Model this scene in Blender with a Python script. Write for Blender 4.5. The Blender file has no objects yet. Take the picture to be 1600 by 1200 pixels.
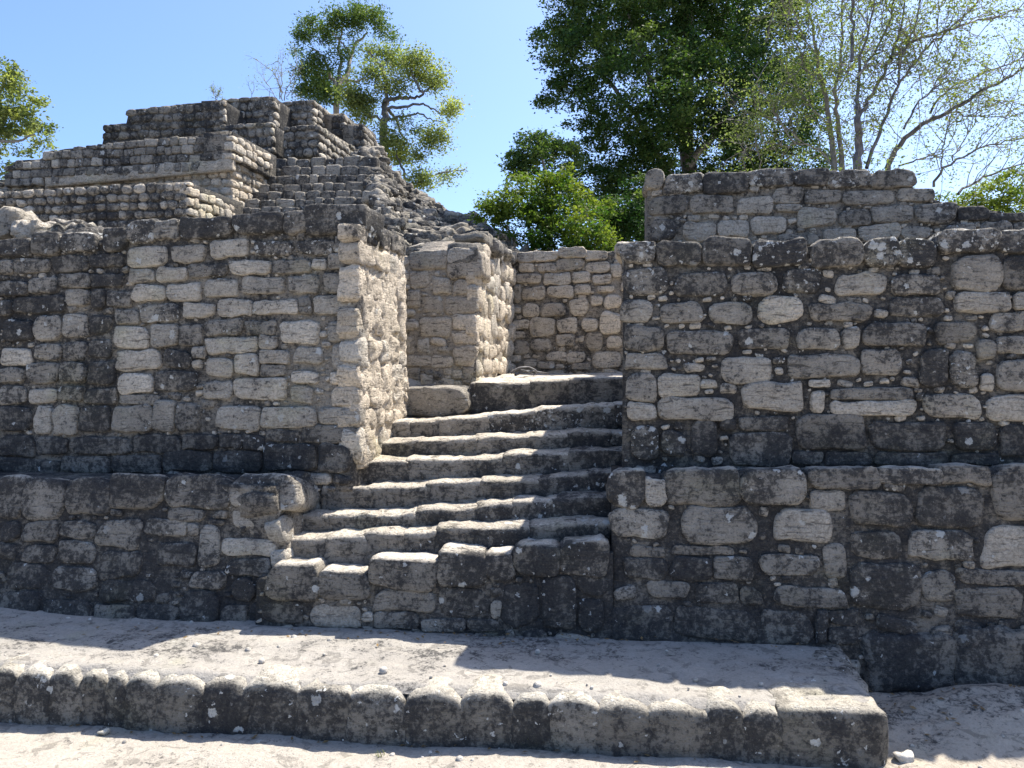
import bpy, math, random
import numpy as np
from mathutils import Matrix, Vector

# ------------------------------------------------------------------ camera, world, sun
F = 1200.0            # focal length in pixels of a 1600 px wide picture
PITCH = math.atan(40 / F)
EYE = 1.74
sc = bpy.context.scene
cam_d = bpy.data.cameras.new('camera')
cam_d.sensor_width = 36.0
cam_d.lens = 36.0 * F / 1600.0
cam_d.clip_start = 0.05
cam_d.clip_end = 6000
cam = bpy.data.objects.new('camera', cam_d)
sc.collection.objects.link(cam)
cam.location = (0, 0, EYE)
cam.rotation_euler = (math.pi / 2 - PITCH, 0, 0)
sc.camera = cam

SUN_DIR = Vector((0.43, 0.385, 1.0)).normalized()       # towards the sun
sun_el = math.asin(SUN_DIR.z)
sun_az = math.atan2(SUN_DIR.x, SUN_DIR.y)               # clockwise from +Y
w = bpy.data.worlds.new('World')
sc.world = w
w.use_nodes = True
nt = w.node_tree
nt.nodes.clear()
sky = nt.nodes.new('ShaderNodeTexSky')
sky.sky_type = 'NISHITA'
sky.sun_disc = False
sky.sun_elevation = sun_el
sky.sun_rotation = sun_az
sky.altitude = 0
sky.air_density = 0.8
sky.dust_density = 2.2
sky.ozone_density = 9.0
bg = nt.nodes.new('ShaderNodeBackground')
bg.inputs['Strength'].default_value = 0.15
wo = nt.nodes.new('ShaderNodeOutputWorld')
nt.links.new(sky.outputs[0], bg.inputs[0])
nt.links.new(bg.outputs[0], wo.inputs[0])

sun_d = bpy.data.lights.new('sun', 'SUN')
sun_d.energy = 5.0
sun_d.angle = math.radians(0.53)
sun_d.color = (1.0, 0.95, 0.87)
sun = bpy.data.objects.new('sun', sun_d)
sc.collection.objects.link(sun)
sun.rotation_euler = SUN_DIR.to_track_quat('Z', 'Y').to_euler()
sun.location = (20, 20, 50)

sc.view_settings.view_transform = 'Standard'
sc.view_settings.look = 'None'
sc.view_settings.exposure = 1.03
sc.view_settings.gamma = 1.0
sc.view_settings.use_curve_mapping = False
sc.cycles.max_bounces = 6
sc.cycles.transparent_max_bounces = 4

C = sc.collection
R = random.Random(7)
NR = np.random.RandomState(11)

# ------------------------------------------------------------------ helpers
SA, CA = math.sin(PITCH), math.cos(PITCH)


def ray(px, py):
    u = (px - 800) / F
    v = (600 - py) / F
    return Vector((u, CA + v * SA, -SA + v * CA))


def at(px, py, d):
    """point of the place seen at (px, py) of the photograph, d metres ahead"""
    r = ray(px, py)
    return Vector((r.x * d / r.y, d, EYE + r.z * d / r.y))


def proj(P):
    P = np.asarray(P, dtype=float)
    x, y, z = P[:, 0], P[:, 1], P[:, 2] - EYE
    f = np.maximum(y * CA - z * SA, 0.05)
    return 800 + F * x / f, 600 - F * (y * SA + z * CA) / f


def _hash(ix, iy, iz, seed):
    h = (ix * 374761393 + iy * 668265263 + iz * 2147483647 + seed * 974634777) & 0xFFFFFFFF
    h = ((h ^ (h >> 13)) * 1274126177) & 0xFFFFFFFF
    h = h ^ (h >> 16)
    return (h & 0xFFFF) / 65535.0


def vnoise(P, seed=0):
    P = np.asarray(P, dtype=float)
    i = np.floor(P).astype(np.int64)
    f = P - i
    f = f * f * (3 - 2 * f)
    x, y, z = i[:, 0], i[:, 1], i[:, 2]
    fx, fy, fz = f[:, 0], f[:, 1], f[:, 2]
    r = 0
    for dx in (0, 1):
        wx = fx if dx else 1 - fx
        for dy in (0, 1):
            wy = fy if dy else 1 - fy
            for dz in (0, 1):
                wz = fz if dz else 1 - fz
                r = r + wx * wy * wz * _hash(x + dx, y + dy, z + dz, seed)
    return r * 2 - 1


def fbm(P, octs=4, seed=0, gain=0.5):
    P = np.asarray(P, dtype=float)
    r = 0
    a = 1.0
    for k in range(octs):
        r = r + a * vnoise(P * (2.03 ** k), seed + k * 17)
        a *= gain
    return r


def link(o, parent=None):
    C.objects.link(o)
    if parent is not None:
        o.parent = parent
    return o


def thing(name, label, cat, loc=(0, 0, 0), group=None, kind=None):
    o = bpy.data.objects.new(name, None)
    o.empty_display_size = 0.2
    C.objects.link(o)
    o.location = loc
    o['label'] = label
    o['category'] = cat
    if group:
        o['group'] = group
    return o


def tag(o, label, cat=None, kind=None, group=None):
    if label:
        o['label'] = label
    if cat:
        o['category'] = cat
    if kind:
        o['kind'] = kind
    if group:
        o['group'] = group
    return o


def make_mesh(name, V, Fq, mat, tone=None, smooth=True):
    """V (n,3) array, Fq (m,4) or (m,3) index array"""
    me = bpy.data.meshes.new(name)
    V = np.ascontiguousarray(V, dtype=np.float32)
    Fq = np.ascontiguousarray(Fq, dtype=np.int32)
    n, k = Fq.shape
    me.vertices.add(len(V))
    me.vertices.foreach_set('co', V.ravel())
    me.loops.add(n * k)
    me.loops.foreach_set('vertex_index', Fq.ravel())
    me.polygons.add(n)
    me.polygons.foreach_set('loop_start', np.arange(0, n * k, k, dtype=np.int32))
    if smooth:
        me.polygons.foreach_set('use_smooth', np.ones(n, dtype=bool))
    if tone is not None:
        a = me.attributes.new('tone', 'FLOAT_COLOR', 'POINT')
        T = np.empty((len(V), 4), dtype=np.float32)
        T[:] = np.asarray(tone, dtype=np.float32)
        a.data.foreach_set('color', T.ravel())
    me.update(calc_edges=True)
    if mat:
        me.materials.append(mat)
    return me


def put(name, me, parent=None, mw=None):
    o = bpy.data.objects.new(name, me)
    link(o, parent)
    if mw is not None:
        if parent is not None:
            mw = Matrix.Translation(-Vector(parent_world(parent))) @ mw
        o.matrix_basis = mw
    return o


def parent_world(p):
    v = Vector((0, 0, 0))
    while p is not None:
        v = v + p.location
        p = p.parent
    return v


# ------------------------------------------------------------------ materials
class NG:
    def __init__(s, name):
        s.m = bpy.data.materials.new(name)
        s.m.use_nodes = True
        s.t = s.m.node_tree
        s.t.nodes.clear()
        s.out = s.n('ShaderNodeOutputMaterial')

    def n(s, typ, **kw):
        nd = s.t.nodes.new(typ)
        for k, v in kw.items():
            setattr(nd, k, v)
        return nd

    def l(s, a, b):
        s.t.links.new(a, b)

    def _set(s, sock, v):
        if hasattr(v, 'is_output') or isinstance(v, bpy.types.NodeSocket):
            s.l(v, sock)
        else:
            sock.default_value = v

    def math(s, op, a, b=0.0, c=None, clamp=False):
        nd = s.n('ShaderNodeMath', operation=op, use_clamp=clamp)
        s._set(nd.inputs[0], a)
        s._set(nd.inputs[1], b)
        if c is not None:
            s._set(nd.inputs[2], c)
        return nd.outputs[0]

    def mul(s, a, b): return s.math('MULTIPLY', a, b)
    def add(s, a, b): return s.math('ADD', a, b)
    def mad(s, a, b, c): return s.math('MULTIPLY_ADD', a, b, c)

    def step(s, x, lo, hi, to0=0.0, to1=1.0):
        nd = s.n('ShaderNodeMapRange', interpolation_type='SMOOTHSTEP')
        s._set(nd.inputs[0], x)
        for i, v in enumerate((lo, hi, to0, to1)):
            s._set(nd.inputs[i + 1], v)
        return nd.outputs[0]

    def noise(s, vec, scale, detail=4, rough=0.55, dist=0.0):
        nd = s.n('ShaderNodeTexNoise')
        s.l(vec, nd.inputs['Vector'])
        nd.inputs['Scale'].default_value = scale
        nd.inputs['Detail'].default_value = detail
        nd.inputs['Roughness'].default_value = rough
        nd.inputs['Distortion'].default_value = dist
        return nd

    def mix(s, f, a, b, blend='MIX'):
        nd = s.n('ShaderNodeMix', data_type='RGBA', blend_type=blend)
        s._set(nd.inputs[0], f)
        for i, v in ((6, a), (7, b)):
            if isinstance(v, tuple):
                v = (*v, 1.0) if len(v) == 3 else v
            s._set(nd.inputs[i], v)
        return nd.outputs[2]


def stone_material(name='weathered_limestone', bump=0.012, light=(0.50, 0.448, 0.365), far=1.0, spots=1.0, streak=1.0, grn=1.0):
    g = NG(name)
    geo = g.n('ShaderNodeNewGeometry')
    pos = geo.outputs['Position']
    att = g.n('ShaderNodeAttribute', attribute_name='tone')
    sep = g.n('ShaderNodeSeparateColor')
    g.l(att.outputs['Color'], sep.inputs[0])
    dark, warm, lich = sep.outputs
    val = att.outputs['Alpha']
    # every stone has its own weathering: shift the pattern from stone to stone
    oi = g.n('ShaderNodeObjectInfo')
    sh = g.n('ShaderNodeVectorMath', operation='MULTIPLY_ADD')
    g.l(oi.outputs['Random'], sh.inputs[0])
    sh.inputs[1].default_value = (31.0, 17.0, 23.0)
    g.l(pos, sh.inputs[2])
    own = sh.outputs[0]
    mp = g.n('ShaderNodeMapping')
    g.l(own, mp.inputs[0])
    mp.inputs['Scale'].default_value = (1.0, 1.0, 5.0)
    vm = g.n('ShaderNodeMapping')
    g.l(pos, vm.inputs[0])
    vm.inputs['Scale'].default_value = (1.0, 1.0, 0.35)
    nbig = g.noise(pos, 1.1 / far, 3, 0.5).outputs[0]
    nvert = g.noise(vm.outputs[0], 5.0 / far, 5, 0.6, 0.3).outputs[0]
    nmid = g.noise(own, 9.0 / far, 7, 0.68, 0.25)
    nfine = g.noise(pos, 62.0 / far, 6, 0.78)
    nstr = g.noise(mp.outputs[0], 10.0 / far, 7, 0.7, 0.8).outputs[0]
    ncol = g.noise(own, 3.7 / far, 4, 0.6)
    n22 = g.noise(own, 34.0 / far, 5, 0.65, 0.2).outputs[0]
    # biofilm mask
    m = g.mad(g.add(nmid.outputs[0], -0.5), 1.6, g.math('MINIMUM', dark, 0.73))
    m = g.mad(g.add(n22, -0.5), 2.1, m)
    m = g.mad(g.add(nfine.outputs[0], -0.5), 2.6, m)
    m = g.mad(g.add(nbig, -0.5), 0.7, m)
    m = g.mad(g.add(nvert, -0.5), 1.5, m)
    mask = g.step(m, 0.18, 0.84)
    # base limestone
    base = g.mix(ncol.outputs[0], tuple(c * 0.80 for c in light), tuple(c * 1.18 for c in light))
    base = g.mix(warm, base, (0.56, 0.465, 0.345))
    grain = g.mul(g.step(nfine.outputs[0], 0.28, 0.72, 1 - 0.48 * grn, 1 + 0.32 * grn), g.step(n22, 0.3, 0.7, 1 - 0.22 * grn, 1 + 0.12 * grn))
    cr = g.step(nstr, 0.36, 0.47, 0.38, 1.0)
    cr = g.math('MAXIMUM', cr, 1.0 - streak)
    sc_ = g.n('ShaderNodeVectorMath', operation='SCALE')
    g.l(base, sc_.inputs[0])
    g.l(g.mul(g.mul(grain, cr), val), sc_.inputs['Scale'])
    base = sc_.outputs[0]
    dk = g.mix(ncol.outputs[0], (0.042, 0.042, 0.045), (0.105, 0.095, 0.075))
    dk = g.mix(g.step(nfine.outputs[0], 0.35, 0.75), tuple([0.016, 0.017, 0.021]), dk)
    col = g.mix(g.mul(mask, 0.93), base, dk)
    # ochre / green tinge
    tint = g.step(g.noise(pos, 2.3 / far, 3, 0.6).outputs[0], 0.55, 0.75, 0.0, 0.35)
    col = g.mix(tint, col, (0.90, 0.95, 0.70), 'MULTIPLY')
    # white crustose lichen
    for scl, rad, seed in ((16.0, 0.50, 0), (36.0, 0.46, 3)):
        v = g.n('ShaderNodeTexVoronoi')
        wv = g.n('ShaderNodeVectorMath', operation='ADD')
        nd = g.noise(pos, 40.0 / far, 3, 0.6)
        sv = g.n('ShaderNodeVectorMath', operation='SCALE')
        g.l(nd.outputs['Color'], sv.inputs[0])
        sv.inputs['Scale'].default_value = 0.055 * far
        g.l(pos, wv.inputs[0])
        g.l(sv.outputs[0], wv.inputs[1])
        g.l(wv.outputs[0], v.inputs['Vector'])
        v.inputs['Scale'].default_value = scl / far
        rs = g.n('ShaderNodeSeparateColor')
        g.l(v.outputs['Color'], rs.inputs[0])
        on = g.step(g.add(g.mul(lich, 0.75 * spots), g.mad(g.add(nbig, -0.5), 0.35, -0.03)), g.add(rs.outputs[0], -0.03), g.add(rs.outputs[0], 0.03))
        r_ = g.mad(rs.outputs[1], rad * 0.75, rad * 0.2)
        disc = g.step(v.outputs['Distance'], g.mul(r_, 0.72), r_, 1.0, 0.0)
        lm = g.mul(g.mul(on, disc), g.step(nfine.outputs[0], 0.3, 0.55, 0.45, 0.95))
        col = g.mix(lm, col, (0.56, 0.55, 0.50))
    bs = g.n('ShaderNodeBsdfPrincipled')
    g.l(col, bs.inputs['Base Color'])
    bs.inputs['Roughness'].default_value = 0.92
    bs.inputs['Specular IOR Level'].default_value = 0.2
    h = g.mad(nmid.outputs[0], 1.0, g.mul(nfine.outputs[0], 0.45))
    h = g.mad(nstr, 0.7 * streak, h)
    pit = g.n('ShaderNodeTexVoronoi')
    g.l(pos, pit.inputs['Vector'])
    pit.inputs['Scale'].default_value = 60.0 / far
    h = g.mad(g.step(pit.outputs['Distance'], 0.05, 0.4), 0.18, h)
    b = g.n('ShaderNodeBump')
    b.inputs['Strength'].default_value = 1.0
    b.inputs['Distance'].default_value = bump * 1.9
    g.l(h, b.inputs['Height'])
    g.l(b.outputs[0], bs.inputs['Normal'])
    g.l(bs.outputs[0], g.out.inputs[0])
    return g.m


def leaf_material(name, c1, c2, c3, tr_=0.42):
    g = NG(name)
    att = g.n('ShaderNodeAttribute', attribute_name='tone')
    sep = g.n('ShaderNodeSeparateColor')
    g.l(att.outputs['Color'], sep.inputs[0])
    col = g.mix(sep.outputs[0], c1, c2)
    col = g.mix(sep.outputs[1], col, c3)
    d = g.n('ShaderNodeBsdfPrincipled')
    g.l(col, d.inputs['Base Color'])
    d.inputs['Roughness'].default_value = 0.6
    d.inputs['Specular IOR Level'].default_value = 0.2
    t = g.n('ShaderNodeBsdfTranslucent')
    sv = g.n('ShaderNodeVectorMath', operation='MULTIPLY')
    g.l(col, sv.inputs[0])
    sv.inputs[1].default_value = (1.25, 1.35, 0.6)
    g.l(sv.outputs[0], t.inputs[0])
    mx = g.n('ShaderNodeMixShader')
    mx.inputs[0].default_value = tr_
    g.l(d.outputs[0], mx.inputs[1])
    g.l(t.outputs[0], mx.inputs[2])
    g.l(mx.outputs[0], g.out.inputs[0])
    return g.m


def bark_material(name, c1, c2):
    g = NG(name)
    tc = g.n('ShaderNodeNewGeometry')
    n = g.noise(tc.outputs['Position'], 6.0, 6, 0.7)
    col = g.mix(g.step(n.outputs[0], 0.35, 0.65), c1, c2)
    bs = g.n('ShaderNodeBsdfPrincipled')
    g.l(col, bs.inputs['Base Color'])
    bs.inputs['Roughness'].default_value = 0.9
    b = g.n('ShaderNodeBump')
    b.inputs['Distance'].default_value = 0.03
    g.l(n.outputs[0], b.inputs['Height'])
    g.l(b.outputs[0], bs.inputs['Normal'])
    g.l(bs.outputs[0], g.out.inputs[0])
    return g.m


STONE = stone_material()
PLASTER_EDGE = stone_material('kerb_limestone', bump=0.010, light=(0.36, 0.335, 0.28), spots=0.7, streak=0.3, grn=0.8)
SOFT = stone_material('worn_plaster_and_dust', bump=0.0055, light=(0.40, 0.372, 0.325), spots=0.2, streak=0.35, grn=0.4)
FAR = stone_material('distant_limestone', bump=0.03, far=2.6)

# tones: (dark, warm, lichen, value)
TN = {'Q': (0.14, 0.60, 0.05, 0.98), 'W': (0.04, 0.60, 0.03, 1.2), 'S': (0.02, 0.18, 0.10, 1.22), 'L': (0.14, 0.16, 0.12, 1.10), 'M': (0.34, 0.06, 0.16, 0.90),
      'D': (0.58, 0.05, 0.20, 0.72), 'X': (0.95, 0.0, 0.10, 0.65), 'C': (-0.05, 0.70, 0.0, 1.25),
      'P': (0.60, 0.0, 0.85, 0.95), 'G': (0.38, 0.12, 0.03, 0.74)}

# stains in the place: px, py, half width, half height, amount
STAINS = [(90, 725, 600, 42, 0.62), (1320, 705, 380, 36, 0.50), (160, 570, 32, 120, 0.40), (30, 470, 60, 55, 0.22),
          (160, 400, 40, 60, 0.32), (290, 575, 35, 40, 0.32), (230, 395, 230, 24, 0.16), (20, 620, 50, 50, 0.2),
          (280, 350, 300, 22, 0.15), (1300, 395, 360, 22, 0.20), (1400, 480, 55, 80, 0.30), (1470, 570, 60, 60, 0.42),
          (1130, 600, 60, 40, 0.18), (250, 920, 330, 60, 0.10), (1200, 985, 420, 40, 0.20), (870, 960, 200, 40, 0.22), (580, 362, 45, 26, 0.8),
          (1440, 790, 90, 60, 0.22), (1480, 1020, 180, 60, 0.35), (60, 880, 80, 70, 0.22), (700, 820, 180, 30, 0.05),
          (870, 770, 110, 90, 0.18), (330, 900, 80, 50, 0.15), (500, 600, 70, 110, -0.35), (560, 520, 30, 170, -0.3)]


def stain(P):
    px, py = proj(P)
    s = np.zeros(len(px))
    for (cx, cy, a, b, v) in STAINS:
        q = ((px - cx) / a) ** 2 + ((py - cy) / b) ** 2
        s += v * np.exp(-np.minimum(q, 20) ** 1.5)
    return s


# ------------------------------------------------------------------ rounded stone blocks
_TOPO = {}


def topo(nx, ny, nz, back=True):
    key = (nx, ny, nz, back)
    if key in _TOPO:
        return _TOPO[key]
    idx = {}
    pts = []

    def vid(i, j, k):
        q = (i, j, k)
        if q not in idx:
            idx[q] = len(pts)
            pts.append(q)
        return idx[q]
    fs = []
    for i in range(nx):
        for k in range(nz):
            fs.append((vid(i, 0, k), vid(i + 1, 0, k), vid(i + 1, 0, k + 1), vid(i, 0, k + 1)))
            if back:
                fs.append((vid(i, ny, k), vid(i, ny, k + 1), vid(i + 1, ny, k + 1), vid(i + 1, ny, k)))
    for i in range(nx):
        for j in range(ny):
            fs.append((vid(i, j, 0), vid(i, j + 1, 0), vid(i + 1, j + 1, 0), vid(i + 1, j, 0)))
            fs.append((vid(i, j, nz), vid(i + 1, j, nz), vid(i + 1, j + 1, nz), vid(i, j + 1, nz)))
    for j in range(ny):
        for k in range(nz):
            fs.append((vid(0, j, k), vid(0, j, k + 1), vid(0, j + 1, k + 1), vid(0, j + 1, k)))
            fs.append((vid(nx, j, k), vid(nx, j + 1, k), vid(nx, j + 1, k + 1), vid(nx, j, k + 1)))
    P = np.array(pts, float) / np.array([nx, ny, nz]) * 2 - 1
    P = np.sin(P * math.pi / 2)
    P = P * 0.75 + np.array(pts, float) * 0 + 0.25 * (np.array(pts, float) / np.array([nx, ny, nz]) * 2 - 1)
    _TOPO[key] = (P, np.array(fs, dtype=np.int32))
    return _TOPO[key]


def block(wd, dp, ht, r=0.03, seg=(6, 2, 4), back=False, irr=0.07, rough=0.006, seed=0, bulge=0.0, rc=0.0):
    """rounded irregular stone, x width, y depth (front at -y), z height"""
    U, Fq = topo(*seg, back)
    half = np.array([wd, dp, ht]) / 2
    P = U * half
    rr = np.minimum(r, half * 0.98)
    q = np.clip(P, -(half - rr), half - rr)
    v = (P - q) / rr
    L = np.linalg.norm(v, axis=1)
    L[L < 1e-9] = 1
    nrm = v / L[:, None]
    P = q + nrm * rr
    rs = np.random.RandomState(seed % (2 ** 31))
    t = rs.uniform(-1, 1, 8)
    if rc > 0:      # corners rounded in the plane of the face, each by its own amount
        R0 = rc * min(wd, ht)
        sx, sz = np.sign(P[:, 0]), np.sign(P[:, 2])
        k4 = rs.uniform(0.5, 1.35, 4)
        Rr = R0 * k4[((sx > 0) * 2 + (sz > 0)).astype(int)]
        vx = np.maximum(np.abs(P[:, 0]) - (half[0] - Rr), 0)
        vz = np.maximum(np.abs(P[:, 2]) - (half[2] - Rr), 0)
        L2 = np.hypot(vx, vz)
        k = np.where((vx > 0) & (vz > 0), np.maximum(vx, vz) / np.maximum(L2, 1e-9), 1.0)
        P[:, 0] += sx * vx * (k - 1)
        P[:, 2] += sz * vz * (k - 1)
    P[:, 0] *= 1 + t[0] * irr * 0.9 * P[:, 2] / half[2]
    P[:, 2] *= 1 + t[1] * irr * 1.1 * P[:, 0] / half[0]
    P[:, 2] += t[2] * irr * 0.25 * ht * P[:, 0] / half[0]
    if bulge:
        P[:, 1] -= np.where(P[:, 1] < 0, bulge * (1 - (P[:, 0] / half[0]) ** 2) * (1 - (P[:, 2] / half[2]) ** 2), 0)
    s = min(wd, ht)
    off = rs.uniform(0, 100, 3)
    Q = P / (s * 0.6) + off
    P = P + np.stack([vnoise(Q, 1), vnoise(Q, 2) * (0.5 if rc == 0 else 0.28), vnoise(Q, 3)], 1) * (irr * s * 0.8)
    Q = P / 0.07 + off
    P = P + np.stack([vnoise(Q, 11), vnoise(Q, 12) * 0.4, vnoise(Q, 13)], 1) * min(0.010, 0.10 * s)
    Q = P / 0.035 + off
    P = P + nrm * (fbm(Q, 2, 5) * rough)[:, None]
    return P, Fq


class Plane:
    def __init__(s, P0, ang, lean):
        """P0 a point of the base line, ang degrees the face turns away to the left, lean degrees backwards"""
        a = math.radians(ang)
        s.a = Vector((math.cos(a), -math.sin(a), 0))
        out = Vector((-math.sin(a), -math.cos(a), 0))
        l = math.radians(lean)
        s.b = Vector((0, 0, 1)) * math.cos(l) - out * math.sin(l)
        s.n = out * math.cos(l) + Vector((0, 0, 1)) * math.sin(l)
        s.o = Vector(P0)

    def hit(s, px, py):
        r = ray(px, py)
        c = Vector((0, 0, EYE))
        k = (s.o - c).dot(s.n) / r.dot(s.n)
        p = c + r * k - s.o
        return p.dot(s.a), p.dot(s.b)

    def pt(s, u, v, w=0.0):
        return s.o + s.a * u + s.b * v + s.n * w

    def mat(s, u, v, w=0.0, roll=0.0):
        p = s.pt(u, v, w)
        m = Matrix((s.a, -s.n, s.b)).transposed()       # local x, y(depth), z
        return Matrix.Translation(p) @ m.to_4x4() @ Matrix.Rotation(roll, 4, 'Y')


def stone_tone(P, mw, tn, jit, noise_amp=0.0):
    A = np.array(mw)[:3, :3]
    W = P @ A.T + np.array(mw.translation)
    T = np.empty((len(P), 4))
    T[:] = tn
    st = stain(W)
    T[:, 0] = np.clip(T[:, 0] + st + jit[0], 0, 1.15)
    T[:, 3] *= jit[1]
    T[:, 1] = np.clip(T[:, 1] + jit[2], 0, 1)
    return T


_seed = [100]


def nseed():
    _seed[0] += 1
    return _seed[0]


def add_stone(pl, parent, u0, v0, u1, v1, tn='M', lit_top=0.0, depth=0.10, proud=0.018, r=None, name='stone', seg=None, irr=0.08,
              mat=None, roll=0.0, rough=0.005, bulge=0.006, back=False, jitter=1.0, rc=0.36):
    wd, ht = abs(u1 - u0), abs(v1 - v0)
    s = min(wd, ht)
    if r is None:
        r = min(0.022, 0.18 * s)
    if seg is None:
        seg = (9, 2, 6) if wd > 0.12 else (5, 2, 4)
    P, Fq = block(wd, depth, ht, r, seg, back, irr, rough, nseed(), bulge, rc)
    proud = proud + R.uniform(-0.006, 0.008) * jitter
    mw = pl.mat((u0 + u1) / 2, (v0 + v1) / 2, proud - depth / 2, roll)
    t = TN[tn] if isinstance(tn, str) else tn
    T = stone_tone(P, mw, t, (R.uniform(-0.08, 0.08), R.uniform(0.84, 1.10), R.uniform(-0.04, 0.08)))
    if lit_top:  # paler colour along the top stands in for sunlight on it
        up_ = np.clip((P[:, 2] - (ht / 2 - 0.014)) / 0.016, 0, 1) * lit_top
        T[:, 0] -= 0.8 * up_
        T[:, 3] += 0.6 * up_
    return put(name, make_mesh(name, P, Fq, mat or STONE, T), parent, mw)


def grid_core(pl, parent, us, vlo, vhi, thick, tonefn, name='mortar', step=0.028, rough=0.012, mat=None, sink=0.0, kind=None, nvmax=90):
    """closed body: front face a displaced grid between v=vlo(u) and v=vhi(u)"""
    u0, u1 = us
    nu = max(3, int((u1 - u0) / step))
    H = max(vhi(u) - vlo(u) for u in np.linspace(u0, u1, 9))
    nv = max(3, min(nvmax, int(H / step)))
    uu = np.linspace(u0, u1, nu + 1)
    lo = np.array([vlo(u) for u in uu])
    hi = np.array([vhi(u) for u in uu])
    t = np.linspace(0, 1, nv + 1)
    Ug = np.repeat(uu[:, None], nv + 1, 1)
    Vg = lo[:, None] + (hi - lo)[:, None] * t[None]
    a, b, n, o = (np.array(x) for x in (pl.a, pl.b, pl.n, pl.o))
    Wp = o + Ug[..., None] * a + Vg[..., None] * b
    Wf = Wp.reshape(-1, 3)
    dsp = fbm(Wf * 9, 4, 31) * rough * 0.8 + fbm(Wf * 45, 2, 41) * rough * 0.4 - sink
    Wf = Wf + dsp[:, None] * n
    nb = np.array([n[0], n[1], 0.0])
    nb /= np.linalg.norm(nb)
    Wb = Wp.reshape(-1, 3) - thick * nb
    V = np.concatenate([Wf, Wb]) - np.array(parent_world(parent))
    N = len(Wf)
    ix = np.arange(N).reshape(nu + 1, nv + 1)
    q = lambda A: np.stack([A[:-1, :-1], A[1:, :-1], A[1:, 1:], A[:-1, 1:]], -1).reshape(-1, 4)
    fs = [q(ix), q(ix + N)[:, ::-1]]
    for e, f in ((ix[:, -1], False), (ix[:, 0], True), (ix[0, :], False), (ix[-1, :], True)):
        s_ = np.stack([e[:-1], e[1:], e[1:] + N, e[:-1] + N], -1)
        fs.append(s_[:, ::-1] if f else s_)
    T = tonefn(np.concatenate([Wf, Wb]))
    o_ = put(name, make_mesh(name, V, np.concatenate(fs), mat or STONE, T), parent)
    if kind:
        o_['kind'] = kind
    return o_


def interp(pts):
    xs = [p[0] for p in pts]
    ys = [p[1] for p in pts]
    return lambda x: float(np.interp(x, xs, ys))


def mortar_tone(base):
    def f(W):
        T = np.empty((len(W), 4))
        T[:] = base
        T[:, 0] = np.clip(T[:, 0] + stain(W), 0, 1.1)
        return T
    return f


def zoomlist(txt, ox, oy, k):
    out = []
    for tok in txt.replace('\n', ' ').split():
        a = tok.split(',')
        x0, y0, x1, y1 = (float(q) for q in a[:4])
        out.append((ox + x0 / k, oy + y0 / k, ox + x1 / k, oy + y1 / k, a[4] if len(a) > 4 else 'M'))
    return out


class Filler:
    """occupancy of a face, to wedge small stones into what is left between the big ones"""

    def __init__(s, u0, v0, u1, v1, res=0.006):
        s.r, s.u0, s.v0 = res, u0, v0
        s.A = np.zeros((int((u1 - u0) / res) + 1, int((v1 - v0) / res) + 1), bool)

    def mark(s, a0, b0, a1, b1, pad=0.0):
        i0, i1 = int((a0 + pad - s.u0) / s.r), int((a1 - pad - s.u0) / s.r) + 1
        j0, j1 = int((b0 + pad - s.v0) / s.r), int((b1 - pad - s.v0) / s.r) + 1
        s.A[max(0, i0):max(0, i1), max(0, j0):max(0, j1)] = True

    def outside(s, vlo, vhi):
        for i in range(s.A.shape[0]):
            u = s.u0 + i * s.r
            j0 = int((vlo(u) - s.v0) / s.r)
            j1 = int((vhi(u) - s.v0) / s.r)
            s.A[i, :max(0, j0)] = True
            s.A[i, max(0, j1):] = True

    def throw(s, sizes, tries):
        out = []
        for (w_, h_) in sizes:
            for _ in range(tries):
                k = R.uniform(0.75, 1.25)
                w2, h2 = w_ * k, h_ * R.uniform(0.75, 1.25)
                u = s.u0 + R.random() * (s.A.shape[0] * s.r - w2)
                v = s.v0 + R.random() * (s.A.shape[1] * s.r - h2)
                i0, i1 = int((u - s.u0) / s.r), int((u + w2 - s.u0) / s.r) + 1
                j0, j1 = int((v - s.v0) / s.r), int((v + h2 - s.v0) / s.r) + 1
                if i0 < 0 or j0 < 0 or s.A[i0:i1, j0:j1].any():
                    continue
                s.A[i0:i1, j0:j1] = True
                out.append((u, v, u + w2, v + h2))
        return out


def join_blocks(name, pl, parent, boxes, tonepick, proud=0.008, mat=None, depth=0.05, seg=(3, 1, 3), kind='stuff', rolls=0.5):
    Vs, Fs, Ts = [], [], []
    n = 0
    pw = np.array(parent_world(parent)) if parent is not None else np.zeros(3)
    for (u0, v0, u1, v1) in boxes:
        wd, ht = u1 - u0, v1 - v0
        P, Fq = block(wd, depth, ht, 0.25 * min(wd, ht), seg, False, 0.16, 0.002, nseed(), 0.003, 0.45)
        mw = pl.mat((u0 + u1) / 2, (v0 + v1) / 2, proud + R.uniform(-0.006, 0.006) - depth / 2, R.uniform(-rolls, rolls))
        T = stone_tone(P, mw, TN[tonepick()], (R.uniform(-0.1, 0.1), R.uniform(0.85, 1.2), 0))
        W = P @ np.array(mw)[:3, :3].T + np.array(mw.translation) - pw
        Vs.append(W)
        Fs.append(Fq + n)
        Ts.append(T)
        n += len(W)
    if not Vs:
        return None
    o = put(name, make_mesh(name, np.concatenate(Vs), np.concatenate(Fs), mat or STONE, np.concatenate(Ts)), parent)
    if kind:
        o['kind'] = kind
    return o


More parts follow.
